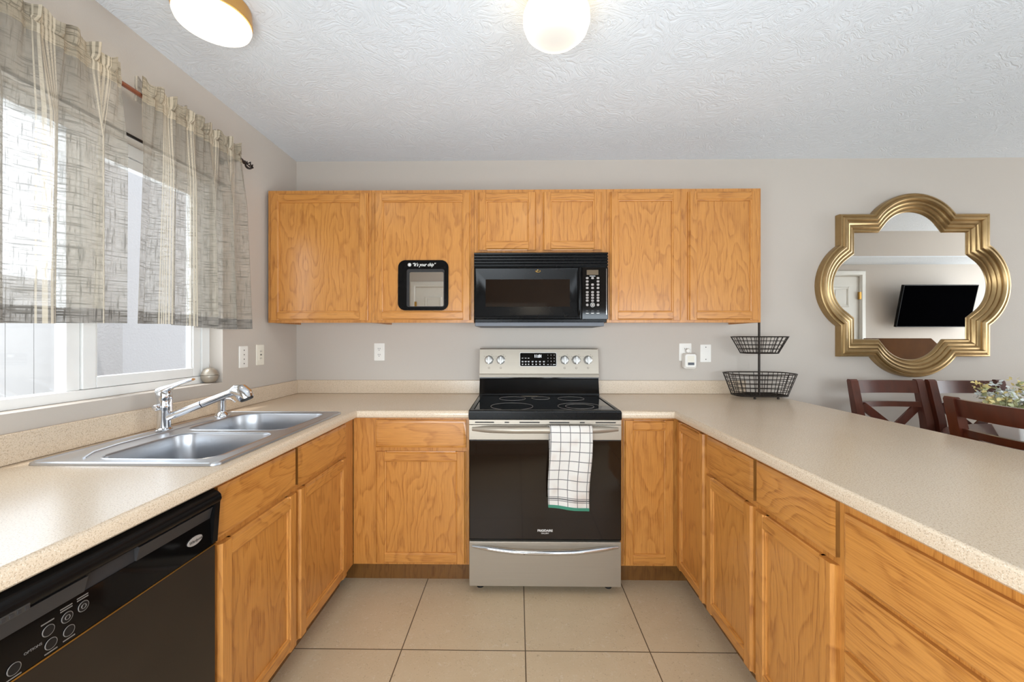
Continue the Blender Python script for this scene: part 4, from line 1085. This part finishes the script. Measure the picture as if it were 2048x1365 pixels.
for dx, dy in ((-0.07, -0.075), (0.07, -0.075), (-0.07, 0.075), (0.07, 0.075)):
    MB().lathe([(0.0065, TZ + 0.0005), (0.0075, TZ + 0.006), (0.005, TZ + 0.0125)], (bx0 + dx, by0 + dy, 0), n=10).build('foot', M['wire'], bs)

# ------------------------------------------------------------------ large gold mirror
gm = thing('wall_mirror', 'large gold quatrefoil mirror on back wall above the dining chairs', 'mirror', (2.567, WY, 1.05))
mcx, mcz, ha, hb = 2.567, 1.624, 0.478, 0.462
def quatre():
    P = []; c, h = 0.262, 0.134; r = (c * c + h * h) / (2 * h); th = math.asin(c / r); N = 22
    def lobe(ox, oz, dirx, dirz):
        for k in range(N + 1):
            a = -th + 2 * th * k / N
            out = math.cos(a) * r - (r - h); tng = math.sin(a) * r
            P.append((ox + dirx * out - dirz * tng, oz + dirz * out + dirx * tng))
    P.append((mcx + ha, mcz - hb)); lobe(mcx + ha, mcz, 1, 0)
    P.append((mcx + ha, mcz + hb)); lobe(mcx, mcz + hb, 0, 1)
    P.append((mcx - ha, mcz + hb)); lobe(mcx - ha, mcz, -1, 0)
    P.append((mcx - ha, mcz - hb)); lobe(mcx, mcz - hb, 0, -1)
    return P
QP = quatre()
prof = [(0.0, 0.001), (0.0, 0.040), (0.004, 0.046), (0.012, 0.048), (0.017, 0.043), (0.020, 0.043), (0.026, 0.050), (0.036, 0.052), (0.044, 0.046), (0.047, 0.038), (0.051, 0.038), (0.058, 0.041), (0.066, 0.038), (0.071, 0.030), (0.075, 0.030), (0.082, 0.033), (0.090, 0.028), (0.095, 0.020), (0.099, 0.020), (0.106, 0.022), (0.112, 0.016), (0.114, 0.008), (0.114, 0.001)]
MB().sweep(QP, prof, lambda a, b, h: (a, WY - h, b), right=False).build('frame', M['gold'], gm)
gl = MB(); n_ = len(QP); PV = [Vector(p) for p in QP]; ring = []
for i in range(n_):
    d1 = (PV[i] - PV[i - 1]).normalized(); d2 = (PV[(i + 1) % n_] - PV[i]).normalized()
    n1, n2 = Vector((-d1.y, d1.x)), Vector((-d2.y, d2.x)); m = (n1 + n2) / (1 + n1.dot(n2)); q = PV[i] + m * 0.108
    ring.append((q.x, q.y))
gl.loft([[(x, WY - 0.003, z) for x, z in ring], [(x, WY - 0.0075, z) for x, z in ring]])
gl.build('mirror_glass', M['mirror'], gm)

# ------------------------------------------------------------------ dining side
def dining_chair(label, loc, rot, proto=None):
    if proto is not None:
        r = proto.copy(); COL.objects.link(r); r.location = loc; r.rotation_euler = (0, 0, rot); r['label'] = label
        for c in list(proto.children):
            q = c.copy(); COL.objects.link(q); q.parent = r
        return r
    r = thing('dining_chair', label, 'chair', loc, 'mahogany dining chairs', local=True)
    m = M['mahogany']
    for s_ in (-1, 1):
        x = s_ * 0.195
        MB().loft([[(x + dx * 0.022, y + dy * w, z) for dx, dy in ((-1, -1), (1, -1), (1, 1), (-1, 1))] for y, w, z in ((0.205, 0.018, 0.0), (0.185, 0.022, 0.30), (0.18, 0.024, 0.58), (0.205, 0.022, 0.80), (0.255, 0.016, 1.025), (0.258, 0.008, 1.035))]).build('rear_leg', m, r)
        MB().loft([[(x + dx * w, -0.17 + dy * w, z) for dx, dy in ((-1, -1), (1, -1), (1, 1), (-1, 1))] for w, z in ((0.016, 0.0), (0.021, 0.5), (0.021, 0.545))]).build('front_leg', m, r)
        MB().bar((x, -0.15, 0.20), (x, 0.17, 0.20), 0.02, 0.03).build('stretcher', m, r)
    def rail(z0, z1, yb, th):
        rings = []
        for k in range(13):
            t_ = k / 12; x = -0.174 + 0.348 * t_; b = 0.022 * math.sin(PI * t_)
            lean = 0.22
            rings.append([(x, yb + b + (z - z0) * lean + dy, z) for z, dy in ((z0, -th / 2), (z0, th / 2), (z1, th / 2), (z1, -th / 2))])
        return MB().loft(rings)
    rail(0.955, 1.028, 0.238, 0.020).build('top_rail', m, r)
    rail(0.875, 0.905, 0.219, 0.018).build('middle_rail', m, r)
    for s_ in (-1, 1):
        MB().bar((s_ * 0.17, 0.222 + 0.006 * s_, 0.885), (-s_ * 0.165, 0.182 + 0.006 * s_, 0.60), 0.046, 0.011, (0, 1, 0)).build('cross_slat', m, r)
    MB().loft([[(x, y, z) for x, y in rrect(-0.21, 0.21, -0.20, 0.16, 0.03, 4)] for z in (0.546, 0.575)]).build('seat', m, r)
    MB().box(-0.18, 0.18, -0.18, -0.16, 0.18, 0.21).build('stretcher', m, r)
    return r
ch1 = dining_chair('mahogany cross-back chair against back wall below left part of gold mirror', (2.208, 2.222, 0), 0.02)
dining_chair('mahogany cross-back chair against back wall, right beside the chair below the mirror', (2.652, 2.205, 0), -0.02, ch1)
dining_chair('mahogany cross-back chair tucked by the peninsula counter, nearest the camera', (2.075, 1.535, 0), PI / 2 - 0.03, ch1)
tb = thing('dining_table', 'round dark wood dining table behind the peninsula', 'table', (2.70, 1.78, 0))
TT = 0.79
MB().lathe([(0.56, TT - 0.03), (0.60, TT - 0.026), (0.612, TT - 0.014), (0.606, TT - 0.002), (0.59, TT), (0.001, TT)], (2.70, 1.78, 0), n=64).build('tabletop', M['mahogany'], tb)
MB().lathe([(0.16, 0.05), (0.10, 0.09), (0.06, 0.14), (0.055, 0.35), (0.075, 0.45), (0.055, 0.55), (0.09, 0.70), (0.20, TT - 0.031)], (2.70, 1.78, 0), n=28).build('pedestal', M['mahogany'], tb)
for k in range(4):
    a = k * PI / 2; c, s_ = math.cos(a), math.sin(a)
    MB().tube([(2.70 + 0.06 * c, 1.78 + 0.06 * s_, 0.12), (2.70 + 0.2 * c, 1.78 + 0.2 * s_, 0.10), (2.70 + 0.33 * c, 1.78 + 0.33 * s_, 0.03), (2.70 + 0.36 * c, 1.78 + 0.36 * s_, 0.022)], [0.035, 0.03, 0.022, 0.021], 10).build('leg', M['mahogany'], tb)
fa_ = thing('flower_arrangement', 'pale yellow and blue flowers in a long white planter on the dining table', 'flowers', (2.56, 1.93, TT))
pl_ = MB()
pr2 = lambda x0, x1, y0, y1, z: [(x, y, z) for x, y in rrect(x0, x1, y0, y1, 0.012, 3)]
pl_.loft([pr2(2.30, 2.84, 1.885, 1.975, TT + 0.001), pr2(2.265, 2.875, 1.865, 1.995, TT + 0.098), pr2(2.273, 2.867, 1.873, 1.987, TT + 0.098), pr2(2.285, 2.855, 1.880, 1.980, TT + 0.07)])
pl_.build('planter', M['ceramic'], fa_)
rnd = random.Random(5)
lf, fwm, fym, stm = MB(), MB(), MB(), MB()
def petal(mb, c, d, L_, W_):
    d = d.normalized(); s_ = d.cross(Vector((rnd.uniform(-1, 1), rnd.uniform(-1, 1), rnd.uniform(0.2, 1)))).normalized(); n = s_.cross(d)
    pts = [c, c + d * L_ * 0.35 + s_ * W_ + n * L_ * 0.10, c + d * L_ * 0.8 + s_ * W_ * 0.6 + n * L_ * 0.05, c + d * L_, c + d * L_ * 0.8 - s_ * W_ * 0.6 + n * L_ * 0.05, c + d * L_ * 0.35 - s_ * W_ + n * L_ * 0.10]
    mb.face([mb.V(p) for p in pts])
for i in range(150):
    bx_ = rnd.uniform(2.28, 2.86); base = Vector((bx_, rnd.uniform(1.89, 1.97), TT + 0.085))
    tip = base + Vector((rnd.gauss(0, 0.06) + (-0.10 if bx_ < 2.34 else 0) * rnd.random(), rnd.gauss(0, 0.07), rnd.uniform(0.03, 0.185)))
    mid = base.lerp(tip, 0.5) + Vector((0, 0, 0.015))
    stm.tube([base, mid, tip], 0.0016, 4)
    for k in range(8):
        p = base.lerp(tip, rnd.uniform(0.35, 1.0))
        petal(lf, p, Vector((rnd.gauss(0, 1), rnd.gauss(0, 1), rnd.uniform(-0.2, 1))), rnd.uniform(0.022, 0.04), rnd.uniform(0.006, 0.011))
    tgt = fwm if rnd.random() < 0.55 else fym
    for k in range(16):
        petal(tgt, tip + Vector((rnd.gauss(0, 0.012), rnd.gauss(0, 0.012), rnd.gauss(0, 0.010))), Vector((rnd.gauss(0, 1), rnd.gauss(0, 1), rnd.uniform(-0.4, 1))), rnd.uniform(0.014, 0.026), rnd.uniform(0.005, 0.009))
tag(stm.build('stems', M['leaf'], fa_), kind='stuff')
tag(lf.build('foliage', M['leaf'], fa_, fix=False, smooth=False), kind='stuff')
tag(fwm.build('pale_blossoms', M['flower_white'], fa_, 'pale blue-white blossoms', fix=False, smooth=False), kind='stuff')
tag(fym.build('yellow_blossoms', M['flower_yellow'], fa_, 'yellow blossoms', fix=False, smooth=False), kind='stuff')

# television and brown panel, seen in the gold mirror
tv = thing('television', 'black television tilted forward on dining wall, reflected in the gold mirror', 'television', (4.9, 0.42, 1.65), local=True)
tv.rotation_euler = (math.radians(-12), 0, 0)
tv.location = (4.92, 0.56, 1.66)
MB().box(-0.43, 0.43, -0.035, 0.0, -0.25, 0.25, 0.004).build('case', M['black_plastic'], tv)
MB().box(-0.42, 0.42, 0.0, 0.002, -0.24, 0.24).build('screen', M['screen'], tv)
MB().box(-0.06, 0.06, -0.14, -0.035, -0.06, 0.06).build('wall_bracket', M['charcoal_plastic'], tv)
bp_ = thing('sofa', 'high-backed brown sofa before the dining wall, reflected in bottom of the gold mirror', 'sofa', (4.15, 1.1, 0))
MB().prism([(3.74, 0.45), (4.56, 0.45), (4.56, 1.03), (4.28, 1.283), (3.74, 1.283)], 'y', 0.95, 1.13).build('back_cushion', M['brown_panel'], bp_)
MB().box(3.74, 4.56, 0.95, 1.65, 0.10, 0.45, 0.05).build('seat', M['brown_panel'], bp_)
for x in (3.80, 4.50):
    for y in (1.0, 1.6): MB().box(x - 0.025, x + 0.025, y - 0.025, y + 0.025, 0, 0.10).build('leg', M['mahogany'], bp_)

# refrigerator behind the camera, mirrored in the oven and microwave glass
rfz = thing('refrigerator', 'white refrigerator with base grille, dimly mirrored in the oven door glass', 'refrigerator', (-0.05, -0.8, 0))
MB().box(-0.46, 0.36, -1.10, -0.46, 0.10, 1.72, 0.01).build('cabinet', M['white_paint'], rfz)
MB().box(-0.46, 0.36, -0.455, -0.40, 1.22, 1.72, 0.01).build('freezer_door', M['white_paint'], rfz)
MB().box(-0.46, 0.36, -0.455, -0.40, 0.12, 1.21, 0.01).build('door', M['white_paint'], rfz)
g_ = MB().box(-0.45, 0.35, -0.46, -0.44, 0.0, 0.11)
for k in range(5): g_.box(-0.42, 0.32, -0.44, -0.43, 0.015 + k * 0.018, 0.025 + k * 0.018)
g_.build('base_grille', M['white_plastic'], rfz)

for o in bpy.data.objects:
    if '_o' in o: del o['_o']
